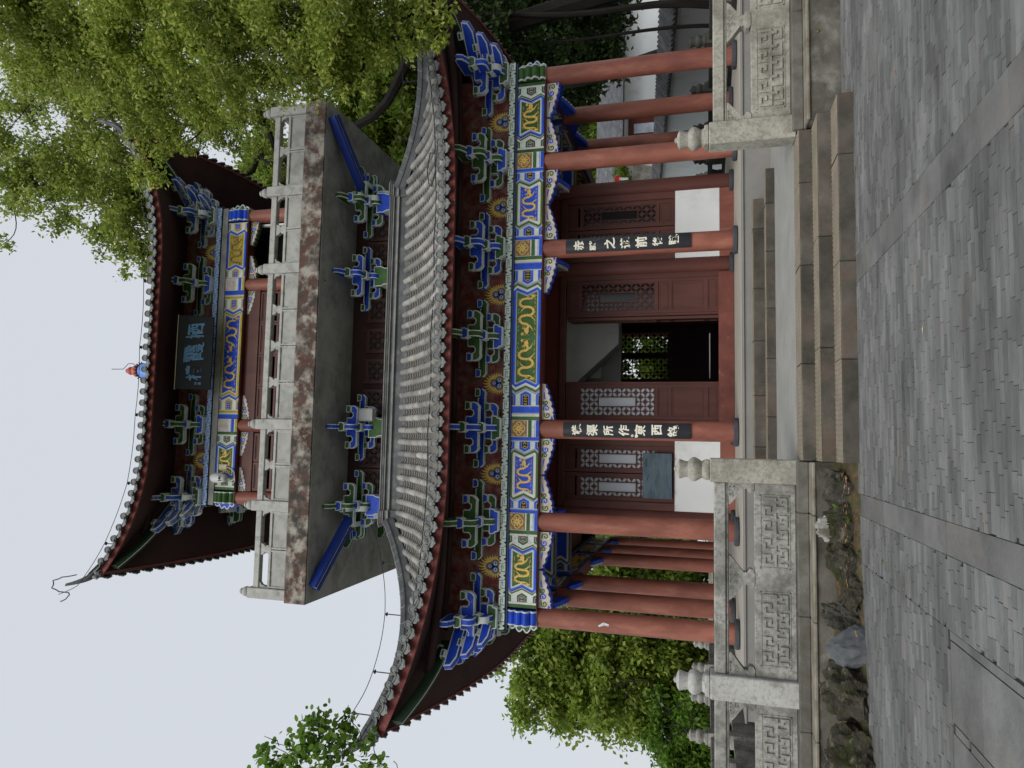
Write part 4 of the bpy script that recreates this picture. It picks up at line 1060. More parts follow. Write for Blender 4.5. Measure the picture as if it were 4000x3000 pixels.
def zone(x0, x1, y0, y1):
    y = y0
    while y < y1-.01:
        h = min(.0615, y1-y); x = x0-random.uniform(0, .24)
        while x < x1:
            L_ = random.choice((.235, .235, .235, .24, .24, .12)); a, e = max(x, x0), min(x+L_, x1)
            if e-a > .03: bricks.append(((a+e)/2, y+h/2, e-a-.004, h-.0035, random.uniform(-.003, .003)))
            x += L_
        y += h
zone(-2.64, -.36, 1.2, 8.93); zone(-.06, 7.5, 1.2, 8.93); zone(-3.37, -2.87, 1.2, 8.5); zone(-8.0, -3.37, 5.57, 8.3); zone(-8, -4.5, 1.2, 5.5)
def vis(b_):
    x, y = b_[0], b_[1]
    return (y > 3.75 and y < 8.3 and -4.2-(y-4)*.42 < x < .6+(y-4)*.62)
bricks.sort(key=lambda q: ((q[0]-CAMX)**2+q[1]**2) if vis(q) else 1e6)
run = MB()
for i, (x, y, w, h, dz) in enumerate(bricks):
    if i < 300:
        o = bpy.data.objects.new('paver_brick', PBM); COL.objects.link(o); o.parent = PV; o.location = (x, y, dz); o.scale = (w, h, .03); o.rotation_euler = (random.uniform(-.008, .008), random.uniform(-.006, .006), random.uniform(-.006, .006))
    else:
        z = dz; run.add([(x-w/2, y-h/2, z), (x+w/2, y-h/2, z+random.uniform(-.0015, .0015)), (x+w/2, y+h/2, z), (x-w/2, y+h/2, z+random.uniform(-.0015, .0015)), (x-w/2, y-h/2, -.03), (x+w/2, y-h/2, -.03), (x+w/2, y+h/2, -.03), (x-w/2, y+h/2, -.03)], [(0, 1, 2, 3), (0, 4, 5, 1), (1, 5, 6, 2), (2, 6, 7, 3), (3, 7, 4, 0)])
tag(run.build('paver_run', PAVES, PV), kind='stuff')
def slab(x0, x1, y0, y1, dz=.0):
    o = bpy.data.objects.new('paving_slab', PSM); COL.objects.link(o); o.parent = PV; o.location = ((x0+x1)/2, (y0+y1)/2, dz+random.uniform(-.002, .002)); o.scale = (x1-x0-.005, y1-y0-.005, .03)
for x0, x1 in ((-.36, -.06), (-2.87, -2.64)):
    y = 1.2
    while y < 8.25:
        h = random.uniform(.45, .75); h = min(h, 8.27-y) if 8.27-y < h+.25 else h
        slab(x0, x1, y, y+h, .001); y += h
y = 1.2
while y < 5.5: slab(-3.43, -3.37, y, min(y+.5, 5.5)); slab(-4.03, -3.97, y, min(y+.45, 5.44)); y += .5
x = -8
while x < -3.5: slab(x, x+.5, 5.505, 5.565); x += .5
for x0, x1 in ((-3.965, -3.435), (-4.5, -4.035)):
    y = 1.2; j = 0
    while y < 5.45:
        h = (.62, .55, .7)[j % 3]; slab(x0, x1, y, min(y+h, 5.49)); y += h; j += 1
for x, y, w in ((.3, 6.55, .7), (1.5, 7.3, .6), (-3.9, 6.6, .9), (-4.9, 6.1, 1.0)): slab(x, x+w, y, y+.125, .0042)
# grime drain strip against the wall
# ---- terrace
RLY = 9.42
tr = MB(); tr.box(-40, 40, 9.58, 40, -.05, .47); struct(tr, 'terrace', LAND)
# soil bed left of the steps
sb = MB(); N = 26; g = []
for i in range(N+1):
    x = -2.32-6.7*i/N; ye = 8.33-.12*max(0, -2.6-x)**1.15*.9 if x > -5.3 else 7.35
    g.append([(x, ye+.0, -.01), (x, ye+.12, .02+random.uniform(0, .03)), (x, ye+.35, .05+random.uniform(0, .06)), (x, 9.0, .12+random.uniform(0, .06))])
sb.loft(g, closed=False, caps=False); struct(sb, 'soil_bed', SOIL, smooth='all')
def wallrun(name, label, x0, x1, cat='wall'):
    t = thing(name, label, cat, ((x0+x1)/2, 9.0, 0))
    b = MB(); n = max(2, int((x1-x0)/.12)); top = []
    rings = []
    for i in range(n+1):
        x = x0+(x1-x0)*i/n; col = []
        for j in range(6): z = -.03+.373*j/5; col.append((x, 8.96+random.uniform(-.012, .012)+.01*math.sin(x*3), z))
        rings.append(col)
    b.loft(rings, closed=False, caps=False); b.box(x0, x1, 8.99, 9.2, -.03, .345); b.build('wall_face', DIRTY, t, smooth='all')
    x = x0
    while x < x1-.02:
        L_ = min(random.uniform(1.1, 1.6), x1-x); L_ = x1-x if x1-x-L_ < .3 else L_
        b = MB(); b.box(x+.002, x+L_-.002, 8.93, 9.28, .345, .388); b.build('ledge_stone', LEDGE, t, bevel=.012)
        b = MB(); b.box(x+.002, x+L_-.002, 9.2, 9.6, .389, .52); b.build('base_stone', GRANB, t, bevel=.01); x += L_
    return t
wallrun('terrace_wall', 'mossy cement terrace wall with pale ledge, left of the stone steps', -9.5, -2.33)
wallrun('terrace_wall', 'stained cement terrace wall with pale ledge, right of the stone steps', 1.84, 9.5)
# ---- stone steps
ST = thing('stone_steps', 'worn brown stone steps with ribbed tan treads up to the landing', 'steps', (-.25, 8.27, 0))
def step(name, x0, x1, y0, y1, z0, z1, seg, parent):
    x = x0; k = 0
    while x < x1-.05:
        L_ = seg*random.uniform(.85, 1.15); L_ = x1-x if x1-x < L_+.35 else L_
        b = MB(); b.box(x+.0025, x+L_-.0025, y0+random.uniform(-.004, .004), y1, z0, z1-.004, 0); o = b.build(name, STEPR, parent, bevel=.012)
        t = MB(); dy = random.uniform(-.004, .006); n = max(6, int(L_/.028))
        xs = [x+.004+(L_-.008)*i/n for i in range(n+1)]
        g = [[(xx, y0+.006+dy+(.004 if i % 2 else 0)+.006*math.sin(xx*7), z1-.0035), (xx, y0+.009+dy+.006*math.sin(xx*7), z1+(-.004 if i % 2 else .003)), (xx, y1-.01, z1+(-.004 if i % 2 else .003))] for i, xx in enumerate(xs)]
        t.loft(g, closed=False, caps=False); t.build('tread_face', STEPT, o); x += L_
SZ = [.1638, .317, .47]
for i in range(3): step('step_stone', -2.32, 1.82-.02*i, 8.275+.3984*i, 8.275+.3984*(i+1)+.01+(0 if i < 2 else .1), -.03 if i == 0 else SZ[i-1]-.02, SZ[i]+.002, 1.15, ST)
UPS = thing('upper_steps', 'two dark brown stone steps from the landing up to the porch', 'steps', (-.25, 12.17, .47))
step('step_stone', -3.45, 2.5, 12.17, 12.49, .46, .614, .85, UPS); step('step_stone', -3.12, 2.09, 12.47, 12.80, .6, .797, .95, UPS)
# ---- porch platform
PL = thing('porch_platform', 'speckled grey stone platform under the pavilion columns', 'platform', (0, 20, .47))
MB().box(-6.75, 6.75, 12.78, 27.2, .46, .93).build('platform_body', SPECK, PL)
MB().box(-6.78, 6.78, 12.75, 27.2, .93, .958).build('platform_edge', SPECK, PL, bevel=.006); MB().box(-6.6, 6.6, 13.1, 27.0, .95, .9654).build('porch_floor', FLOOR, PL)
# ---- carved stone balustrades
def fretwork(W_, H, mi=0):
    """raised interlocking key carving on a panel, ridges left standing"""
    b = MB(); KEY = ["11110111101", "10010100101", "10110101101", "10000100001", "11111111111", "10100001001", "10110101101", "10010100101", "11110111101"]
    rows = len(KEY); h = H/rows; n = max(12, round(W_/h/1.15)); w = W_/n; d = .022
    for j in range(rows):
        i = 0
        while i < n:
            if KEY[j][(i+(3 if j > 4 else 0)) % 11] == '1':
                k = i
                while k < n and KEY[j][(k+(3 if j > 4 else 0)) % 11] == '1': k += 1
                b.box(i*w, k*w, -d, 0, H-(j+1)*h-.0005, H-j*h+.0005); i = k
            else: i += 1
    for q in ((-.03, W_+.03, -.03, -.018), (-.03, W_+.03, H+.018, H+.03), (-.03, -.018, -.03, H+.03), (W_+.018, W_+.03, -.03, H+.03)): b.box(q[0], q[1], -.008, 0, q[2], q[3])
    return b
def vase_support(x, y, z0, z1, m, parent, half=0):
    H = z1-z0
    Rh = [(.055, 0), (.085, .06), (.09, .2), (.05, .3), (.06, .36), (.05, .4), (.075, .5), (.11, .62), (.16, .78), (.2, .94), (.2, 1)]
    Pp = [(a*1.35, c*H) for a, c in Rh]
    sides = {0: (1, -1), 1: (1,), -1: (-1,)}[half]
    P = ([(-a, c) for a, c in Pp[::-1]] if -1 in sides else [(0, H), (0, 0)])+(Pp if 1 in sides else [(0, 0), (0, H)])
    Q = []
    for p in P:
        if not Q or abs(p[0]-Q[-1][0])+abs(p[1]-Q[-1][1]) > 1e-5: Q.append(p)
    b = MB(); b.prism([(x+p[0], z0+p[1]) for p in Q], y-.07, y+.07, 'y')
    r_ = random.Random(3)
    for i in range(9):                                              # carved scrolls
        cx_ = (i % 4-1.5)*.085*(1 if not half else .5)+(.1*half if half else 0); cz_ = z0+H*(.9-.17*(i//4)); 
        if abs(cx_) > .2*(1-.5*(i//4)): continue
        ribbon(b, [(x+cx_+.034*(1-k/13)*math.cos(k*.6), cz_+.034*(1-k/13)*math.sin(k*.6)) for k in range(12)], .007, y-.07, .008)
    return b.build('vase_support', m, parent)
def head(x, y, z, parent, m, s=1.0):
    MB().lathe([(.13*s, 0), (.12*s, .02*s), (.105*s, .04*s), (.13*s, .075*s), (.155*s, .12*s), (.155*s, .155*s), (.13*s, .19*s), (.1*s, .21*s), (.105*s, .25*s), (.125*s, .31*s), (.128*s, .32*s), (.09*s, .345*s), (.035*s, .36*s), (.035*s, .38*s), (.01, .39*s)], x, y, 20, cz=z).build('post_head', m, parent, smooth=True)
def bal_post(x, y, parent, m, zb=.47, zt=1.6, w=.15, neck=True):
    p = link('baluster_post', MB().box(-w, w, -w, w, 0, zt-zb-.06).box(-w+.02, w-.02, -w+.02, w-.02, zt-zb-.058, zt-zb).mesh('baluster_post', m), parent, Vector((x, y, zb))-ORG[parent.name], bevel=.012)
    head(x, y, zt-.002, p, m); return p
def bal_panel(x0, x1, y, parent, m, zb=.47, vs=True):
    dz = zb-.47
    b = MB(); b.box(x0, x1, y-.075, y+.075, 1.345+dz, 1.49+dz); b.box(x0, x1, y-.055, y+.055, 1.312+dz, 1.343+dz); b.build('handrail', m, parent, bevel=.014)
    p = MB().box(x0, x1, y-.06, y+.06, .522+dz, 1.007+dz).build('carved_panel', m, parent, bevel=.008)
    w = (x1-x0)/2
    for i in range(2):
        f = fretwork(w-.34, .29); T = Vector((x0+w*i+.17, y-.06, .62+dz)); f.v = [(q[0]+T.x, q[1]+T.y, q[2]+T.z) for q in f.v]; f.build('key_carving', m, p)
    if vs:
        vase_support((x0+x1)/2, y, 1.007+dz, 1.312+dz, m, parent); vase_support(x0, y, 1.007+dz, 1.312+dz, m, parent, 1); vase_support(x1, y, 1.007+dz, 1.312+dz, m, parent, -1)
BALL = thing('stone_balustrade', 'grey carved stone balustrade on the terrace edge, left of the steps', 'balustrade', (-4, RLY, .52), 'carved stone balustrades round the terrace')
bal_post(-2.47, RLY+.02, BALL, GRAN); bal_post(-5.13, RLY, BALL, GRANL); bal_post(-7.85, RLY, BALL, GRAND)
bal_panel(-4.98, -2.62, RLY, BALL, GRAND); bal_panel(-7.7, -5.28, RLY+.03, BALL, GRAND)
BALR = thing('stone_balustrade', 'paler cream stone balustrade with a crisp key-carved panel, right of the steps', 'balustrade', (4, RLY, .52), 'carved stone balustrades round the terrace')
bal_post(1.93, RLY, BALR, GRAN); bal_post(5.0, RLY, BALR, GRAN); bal_panel(2.08, 4.85, RLY, BALR, GRAN)
bal_post(7.9, RLY, BALR, GRAN); bal_panel(5.15, 7.75, RLY, BALR, GRAN)
def siderun(label, x, ys, m, zb=.47, panels=True):
    t = thing('stone_balustrade', label, 'balustrade', (x, ys[0], zb), 'carved stone balustrades round the terrace')
    for y in ys: bal_post(x, y, t, m, zb, zb+1.13)
    for a, e in zip(ys[:-1], ys[1:]):
        MB().box(x-.075, x+.075, a+.15, e-.15, zb+.86, zb+1.02).build('handrail', m, t, bevel=.012)
        MB().box(x-.06, x+.06, a+.15, e-.15, zb+.03, zb+.54).build('carved_panel', m, t)
        P = [((a+e)/2+q[0], zb+.54+q[1]) for q in ((-.1, 0), (.1, 0), (.12, .1), (.07, .14), (.2, .32), (-.2, .32), (-.07, .14), (-.12, .1))]
        MB().prism(P, x-.06, x+.06, 'x').build('vase_support', m, t)
    return t
siderun('weathered stone balustrade running back along the far left terrace edge', -8.6, [12.0, 14.3, 16.7, 19.2, 21.7, 24.2, 26.7], GRAND)
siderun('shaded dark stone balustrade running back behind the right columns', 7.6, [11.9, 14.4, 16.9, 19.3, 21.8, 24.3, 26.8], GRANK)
bt = thing('stone_balustrade', 'small distant pale balustrade seen behind the pavilion between right columns', 'balustrade', (6.2, 28.5, .47), 'carved stone balustrades round the terrace')
for x in (8.6, 6.6, 4.6, 2.6): bal_post(x, 28.5, bt, GRAN)
for x in (2.6, 4.6, 6.6): MB().box(x+.15, x+1.85, 28.43, 28.57, 1.32, 1.49).box(x+.15, x+1.85, 28.44, 28.56, .95, 1.05).box(x+.15, x+1.85, 28.45, 28.55, .5, .6).build('handrail', GRAN, bt)
bt2 = thing('stone_balustrade', 'small distant grey balustrade seen between the left columns', 'balustrade', (-5, 28.5, .47), 'carved stone balustrades round the terrace')
for x in (-9, -6.6, -4.2): bal_post(x, 28.5, bt2, GRAN)
for x in (-9, -6.6): MB().box(x+.15, x+2.25, 28.43, 28.57, 1.3, 1.47).build('handrail', GRAN, bt2)
# ---- rocks along the foot of the wall
from mathutils import noise as mnoise
def rock(label, x, y, sx, sy, sz, seed, m, tilt=(0, 0, 0), z=0, ridged=.35, cap=None, group='rocks along the terrace foot', cuts=5):
    import bmesh
    bm = bmesh.new(); bmesh.ops.create_icosphere(bm, subdivisions=5, radius=1); off = Vector((seed*7.3, seed*3.1, seed*1.7)); r_ = random.Random(seed)
    planes = [(Vector((r_.gauss(0, 1), r_.gauss(0, 1), r_.gauss(0, .8))).normalized(), r_.uniform(.55, .82)) for _ in range(cuts)]
    for v in bm.verts:
        p = v.co.copy(); 
        for n_, d_ in planes:
            k = p.dot(n_)
            if k > d_: p -= n_*(k-d_)*.92
        q = p*1.3+off; k = 1+ridged*(mnoise.fractal(q, 1.0, 2.0, 4)*.55)-ridged*.9*abs(mnoise.noise(Vector((q.x*2.6, q.y*2.6, q.z*.6))))
        k += .07*mnoise.noise(p*5+off)-.11*abs(mnoise.noise(Vector((p.x*9, p.y*9, p.z*3))-off))*ridged*2-.05*abs(mnoise.noise(p*17-off))
        v.co = Vector((p.x*k*sx, p.y*k*sy, p.z*k*sz))
    me = bpy.data.meshes.new('rock'); bm.to_mesh(me); bm.free(); me.materials.append(m)
    if cap:
        me.materials.append(cap)
        for p in me.polygons:
            if p.center.z > sz*.62: p.material_index = 1
    o = link('rock', me, None, (x, y, z)); o.rotation_euler = tilt; me.polygons.foreach_set('use_smooth', [True]*len(me.polygons)); me.set_sharp_from_angle(angle=math.radians(35))
    return tag(o, label, 'rock', group)
rock('low dark boulder beside the stone steps under the end post', -2.66, 8.74, .36, .28, .3, 11, ROCKD, z=.04, cuts=8)
rock('mossy rock with a whitewashed top next to the low dark boulder', -3.0, 8.6, .25, .26, .36, 3, ROCKM, (0, -.15, .3), z=.08, cap=ROCKW)
rock('low mossy rock right of centre in the foot of the left wall', -3.42, 8.62, .33, .28, .3, 21, ROCKM, z=.06)
rock('small flat dark mossy rock behind the fallen leaves', -3.74, 8.42, .26, .22, .2, 8, ROCKM, z=.03)
rock('striped brown rock leaning against the bluish slate', -4.0, 8.4, .24, .2, .34, 33, ROCKD, (.1, .35, .2), z=.06, ridged=.6)
rock('bare bluish-grey slate standing on edge among mossy rocks', -4.22, 8.2, .28, .14, .34, 5, ROCKS, (.15, -.35, -.15), z=.12, ridged=.26, cuts=11)
rock('large dark mossy boulder under the second post', -4.75, 8.3, .42, .36, .36, 41, ROCKM, z=.06, ridged=.4)
rock('tall mossy boulder at the left edge of the rock row', -5.35, 8.08, .46, .4, .37, 47, ROCKM, z=.06, ridged=.4)
rock('rounded dark boulder beyond the left edge of the rock row', -6.0, 7.95, .45, .36, .4, 52, ROCKD, z=.05)
# tiny plants and dead leaves
def sprig(label, x, y, z, n, s, m, seed):
    r_ = random.Random(seed); b = MB()
    for i in range(n):
        a = r_.uniform(0, 2*PI); t = r_.uniform(.3, 1.1); d = Vector((math.cos(a)*math.cos(t), math.sin(a)*math.cos(t), math.sin(t))); p = Vector((x, y, z))
        q = p+d*s*r_.uniform(.6, 1); w = d.cross(Vector((0, 0, 1))).normalized()*s*.3; b.add([p, p.lerp(q, .5)+w, q, p.lerp(q, .5)-w], [(0, 1, 2, 3)])
    o = b.build('weed', m, org=(x, y, z)); return tag(o, label, 'plant', 'weeds at the terrace foot')
sprig('bright two-leaf weed growing from the low dark boulder', -2.8, 8.46, .2, 5, .07, LEAFD, 1)
sprig('small weed at the soil edge beside the whitewashed rock', -2.93, 8.42, .08, 9, .06, LEAFD, 2)
sprig('tiny weed in a crack of the right terrace wall', 2.95, 8.93, .24, 6, .05, LEAFD, 4)
sprig('little weed by the paving at the foot of the mossy rocks', -3.25, 8.3, .02, 7, .05, LEAFD, 6)
def dead(label, x, y, z, s, seed, m=DRYL, grp='fallen leaves'):
    r_ = random.Random(seed); b = MB(); a = r_.uniform(0, PI); c, d = math.cos(a), math.sin(a)
    P = [(-1, 0, .0), (-.4, .42, .15), (.4, .4, .1), (1, 0, .2), (.4, -.38, .05), (-.4, -.42, .18)]
    b.add([(x+s*(p[0]*c-p[1]*d), y+s*(p[0]*d+p[1]*c), z+.004+s*p[2]) for p in P], [(0, 1, 4, 5), (1, 2, 3, 4)]); return tag(b.build('fallen_leaf', m, org=(x, y, z)), label, 'leaf', grp)
dead('yellow dead leaf on the paving below the right end of the steps', .9, 8.2, 0, .03, 1)
dead('pale yellow leaf lying in the middle of the paving', -1.25, 5.9, 0, .03, 2, mat('pale leaf', (.5, .45, .25), .8))
dead('tan leaf on the paving towards the right edge', 1.65, 5.5, 0, .03, 3)
dead('orange leaf on the paving right of the slab band', 1.1, 6.5, 0, .028, 4)
dead('brown leaf on the soil beside the lowest step', -2.5, 8.5, .09, .05, 5)
dead('reddish leaf on the soil before the whitewashed rock', -2.62, 8.42, .08, .05, 6)
dead('curled tan leaf leaning on the striped brown rock', -4.05, 8.05, .1, .045, 7)
dead('ochre leaf on the landing step beside the right post', 1.42, 12.2, .63, .04, 8)
dead('green leaf fallen on the paving at far left', -3.2, 7.35, 0, .03, 9, LEAFD)
b = MB(); r_ = random.Random(5); p = Vector((1.0, 5.05, .008)); pts = []
for i in range(26): a = i*.9+r_.uniform(-.6, .6); p = p+Vector((.018*math.cos(a)+.007, .02*math.sin(a), r_.uniform(-.002, .002))); pts.append(p.copy())
tag(MB().tube(pts, .0035, 5).build('string', LETTER, org=(1.0, 5.05, 0)), 'tangled white string lying on the grey paving', 'string')
litter = MB(); r_ = random.Random(9)
for i in range(420):
    if i < 150: x, y = r_.uniform(-4.6, 4), r_.uniform(3.6, 8.25); z = .004; s = r_.uniform(.003, .008)
    elif i < 230: x, y = r_.uniform(-2.3, 1.8), 8.275+.3984*r_.randint(0, 1)+r_.uniform(.3, .38); z = SZ[0]+.006 if y < 8.67 else SZ[1]+.006; s = r_.uniform(.004, .012)
    else: x, y = r_.uniform(-5.5, -2.4), r_.uniform(8.25, 8.9); z = .13; s = r_.uniform(.012, .035)
    a = r_.uniform(0, PI); litter.add([(x+s*math.cos(a+k*PI/2), y+s*.6*math.sin(a+k*PI/2), z+r_.uniform(0, .01)) for k in range(4)], [(0, 1, 2, 3)])
tag(litter.build('leaf_litter', DRYL), kind='stuff')
# ================================================================== BOARDS, CAMERA, WIRES
def text_mesh(s, size, m, jitter, shear=0.0, seed=1, bold=0.0, depth=.006):
    cu = bpy.data.curves.new('lettering', 'FONT'); cu.body = s; cu.size = size; cu.align_x = 'CENTER'; cu.align_y = 'CENTER'; cu.extrude = depth/2; cu.offset = bold; cu.resolution_u = 3; cu.shear = shear
    o = bpy.data.objects.new('lettering', cu); COL.objects.link(o); dg = bpy.context.evaluated_depsgraph_get(); dg.update()
    me = bpy.data.meshes.new_from_object(o.evaluated_get(dg)); bpy.data.objects.remove(o); bpy.data.curves.remove(cu)
    r_ = random.Random(seed); off = Vector((seed*3.3, seed*1.9, 0))
    for v in me.vertices:                                           # a brush-like wobble
        n_ = mnoise.noise_vector(Vector((v.co.x, v.co.y, 0))/size*2.6+off)*jitter*size; v.co.x += n_.x+.12*size*math.sin(v.co.y/size*2.2+seed)*.5; v.co.y += n_.y
    me.materials.clear(); me.materials.append(m); return me
def vertical_text(s, x, y, ztop, zbot, size, m, parent, bold, name='character'):
    n = len(s)
    for i, ch in enumerate(s):
        me = text_mesh(ch, size*random.uniform(.88, 1.12), m, .07, random.uniform(-.12, .02), i+3, bold)
        z = ztop+(zbot-ztop)*(i+.5)/n
        o = link(name, me, parent, Vector((x+random.uniform(-.01, .01), y, z))-ORG[parent.name]); o.rotation_euler = (PI/2, random.uniform(-.12, .04), 0)
def couplet(label, x, s, sig=None):
    t = thing('couplet_board', label, 'plaque', (x, 14.05, 1.86), 'couplet boards on the door columns')
    b = MB(); P = [(x+.232*math.sin(a), 14.285-.232*math.cos(a)) for a in np.linspace(-.72, .72, 13)]; Q = [(x+.205*math.sin(a), 14.285-.205*math.cos(a)) for a in np.linspace(-.72, .72, 13)]
    b.prism(P+Q[::-1], 1.86, 4.38, 'z'); b.build('board', BLACKB, t, smooth=True)
    vertical_text(s, x, 14.048, 4.24, 2.02, .22, LETTER, t, .006)
    if sig: vertical_text(sig, x-.105, 14.058, 3.02, 2.86, .06, LETTER, t, .002, 'signature')
    return t
couplet('curved black couplet board reading 赤壁之遊前後賦 on the right door column', 1.9, '赤壁之遊前後賦')
couplet('curved black couplet board reading 橫渠所作東西銘 on the left door column', -1.9, '橫渠所作東西銘', '林書')
t = thing('name_plaque', 'black plaque lettered 栖霞樓 in blue, hanging under the upper eave', 'plaque', (0, 15.6, 14.1))
PQ = Matrix.Translation((-.04, 15.52, 14.02)) @ Matrix.Rotation(math.radians(28), 4, 'X')
b = MB(); b.T = PQ; b.box(-.96, .96, -.04, .04, 0, .86); b.build('board', PLAQ, t, bevel=.01)
b = MB(); b.T = PQ; b.box(-.97, .97, -.05, .05, .862, .874); b.build('top_edge', CREAM, t)
for ch, x, z, s_, sd_ in (('栖', .56, .4, .42, 2), ('霞', .0, .42, .52, 9), ('樓', -.5, .4, .4, 5)):
    me = text_mesh(ch, s_, LETBLUE, .12, -.1, sd_, .008); o = link('character', me, t); o.matrix_local = Matrix.Translation(-ORG[t.name]) @ PQ @ Matrix.Translation((x, -.044, z)) @ Matrix.Rotation(PI/2, 4, 'X')
for i, ch in enumerate('林書'):
    me = text_mesh(ch, .08, LETBLUE, .1, 0, i+4, .001); o = link('signature', me, t); o.matrix_local = Matrix.Translation(-ORG[t.name]) @ PQ @ Matrix.Translation((-.8, -.044, .36-.09*i)) @ Matrix.Rotation(PI/2, 4, 'X')
for x in (-.7, .7):
    b = MB(); b.tube([PQ @ Vector((x, .03, .84)), Vector((x, 16.1, 15.1))], .01, 5); b.build('hanger', WIRE, t)
# weathered notice board before the left window
t = thing('notice_board', 'weathered blue-black notice board leaning before the left lattice window', 'notice board', (-2.87, 16.05, 2.3))
b = MB(); b.box(-3.375, -2.37, 16.03, 16.06, 2.302, 2.945); b.build('board', BOARD, t, bevel=.006)
b = MB(); r_ = random.Random(2)
for i in range(9):
    for j in range(34):
        if r_.random() < .75: x = -3.24+.75*j/34; z = 2.42+.033*i; b.box(x, x+.014, 16.0275, 16.0295, z, z+.014)
b.build('faded_text', mat('faded print', (.12, .17, .19), .6), t)
b = MB(); b.box(-2.68, -2.5, 16.026, 16.0295, 2.845, 2.885); b.build('title_plate', mat('title plate', (.02, .05, .05), .4), t)
for x in (-2.5, -3.24): MB().box(x-.01, x+.01, 16.04, 16.12, 2.25, 2.34).build('bracket', BROWND, t)
# security camera on the left of the upper beam, with its box and cable
t = thing('security_camera', 'white dome security camera fixed beside the upper left beam end', 'camera', (-3.28, 15.8, 13.75))
b = MB(); cz = 13.62; b.lathe([(.02, .5), (.03, .47), (.035, .44), (.1, .42), (.125, .36), (.13, .24), (.12, .2)], -3.28, 15.8, 20, cz=cz); b.build('hood', CAMW, t, smooth=True)
MB().lathe([(.12, .2), (.115, .1), (.09, .03), (.05, 0), (.01, -.005)], -3.28, 15.8, 20, cz=cz).build('ball', CAMW, t, smooth=True)
b = MB(); b.T = Matrix.Translation((-3.28, 15.8, cz+.1)) @ Matrix.Rotation(math.radians(78), 4, 'X'); b.lathe([(.001, .128), (.03, .128), (.034, .12), (.036, .09)], 0, 0, 16); b.build('lens', DARK, t)
b = MB(); b.T = Matrix.Translation((-3.28, 15.8, cz+.1)) @ Matrix.Rotation(math.radians(78), 4, 'X')
for sx in (-1, 1):
    for k in (-1, 0, 1): b.lathe([(.001, .121), (.012, .121), (.012, .1)], sx*.056, k*.03, 8)
b.build('infrared_lights', DARK, t)
MB().tube([(-3.28, 15.82, cz+.44), (-3.28, 16.02, cz+.44), (-3.28, 16.08, cz+.44)], .028, 8).build('arm', CAMW, t, smooth=True)
t = thing('junction_box', 'small cream junction box on the upper left painted beam', 'box', (-3.0, 16.0, 13.85))
MB().box(-3.06, -2.93, 15.95, 16.015, 13.74, 13.99).build('box_body', mat('cream plastic', (.62, .56, .42), .4), t, bevel=.008)
MB().tube([(-3.0, 15.98, 13.74), (-3.05, 15.96, 13.6), (-3.12, 15.94, 13.5), (-3.35, 15.94, 13.46), (-3.42, 15.94, 13.5), (-3.3, 15.86, 13.66)], .014, 6).build('cable', CAMW, t, smooth=True)
# floodlight on the third bracket under the balcony
t = thing('floodlight', 'grey box floodlight on the bracket under the balcony', 'lamp', (-1.62, 15.7, 9.5))
b = MB(); b.T = Matrix.Translation((-1.6, 15.55, 9.52)) @ Matrix.Rotation(math.radians(-18), 4, 'X'); b.box(-.14, .14, -.05, .05, -.22, .26); b.box(-.155, .155, -.075, -.05, -.235, -.21); b.box(-.155, .155, -.075, -.05, .25, .275); b.box(-.155, -.14, -.075, -.05, -.21, .25); b.box(.14, .155, -.075, -.05, -.21, .25)
b.build('lamp_body', mat('lamp grey', (.3, .31, .31), .45, .15, 5), t, bevel=.006)
MB().tube([(-1.6, 15.6, 9.5), (-1.7, 15.9, 9.5), (-1.8, 16.1, 9.45)], .02, 6).build('mount', STEEL, t)
# lightning wires above the ridges and along the eave
def wire(label, pts, r=.008, stands=(), cat='wire'):
    t = thing('lightning_wire', label, cat, pts[0], 'lightning wires over the roofs')
    P = []
    for a, c in zip(pts[:-1], pts[1:]):
        a, c = Vector(a), Vector(c)
        for i in range(5): P.append(a.lerp(c, i/5)-Vector((0, 0, .04*math.sin(PI*i/5))))
    P.append(Vector(pts[-1])); MB().tube(P, r, 5).build('conductor', WIRE, t)
    for p, q in stands:
        p, q = Vector(p), Vector(q); b = MB(); b.tube([q, p], .012, 5); b.tube([p-Vector((0, 0, .05)), p], [.05, .008], 5); b.build('stand', WIRE, t)
    return t
HP = lambda R, d, dz=.36: (-(R.hw0+d), CY-R.hw0-d, R.z(R.hw0+d, d)+dz)
HQ = lambda R, d: (R.hw0+d, CY-R.hw0-d, R.z(R.hw0+d, d)+.36)
def up_(p, h): return (p[0], p[1], p[2]+h)
ds = [.15, .9, 1.8, 2.7, 3.3]
wire('dark lightning wire on stands above the lower left hip ridge', [(-4.3, 15.75, 9.3)]+[up_(HP(LR, d), .3) for d in ds]+[(-8.0, 11.9, 8.0)], .008, [(up_(HP(LR, d), .3), HP(LR, d, .25)) for d in ds[1:]])
wire('dark lightning wire on stands above the lower right hip ridge', [(4.3, 15.75, 9.3)]+[up_(HQ(LR, d), .3) for d in ds]+[(8.0, 11.9, 8.0)], .008, [(up_(HQ(LR, d), .3), up_(HQ(LR, d), -.1)) for d in ds[1:]])
es = [-4.9, -3.4, -1.7, 0, 1.7, 3.4, 4.9]
ue = lambda x, h: (x, CY-UR.deave(x)+.05, UR.z(x, UR.deave(x))+.1+h)
wire('thin lightning wire on stands above the upper eave with a curled left end', [(-6.1, 13.9, 16.75), (-5.9, 14.1, 16.4)]+[ue(x, .22) for x in es], .008, [(ue(x, .22), ue(x, -.02)) for x in es])
t = wire('curled end of lightning wire over the upper left ridge tip', [(-5.62, 14.0, 16.35), (-5.7, 13.95, 16.75), (-5.78, 13.9, 16.95), (-5.95, 13.85, 16.92), (-6.02, 13.85, 16.7), (-6.02, 13.85, 16.4), (-6.12, 13.85, 16.42), (-6.25, 13.85, 16.62)], .014)
le = lambda x, d: (x, CY-LR.hw0-d, LR.z(x, d)+.13)
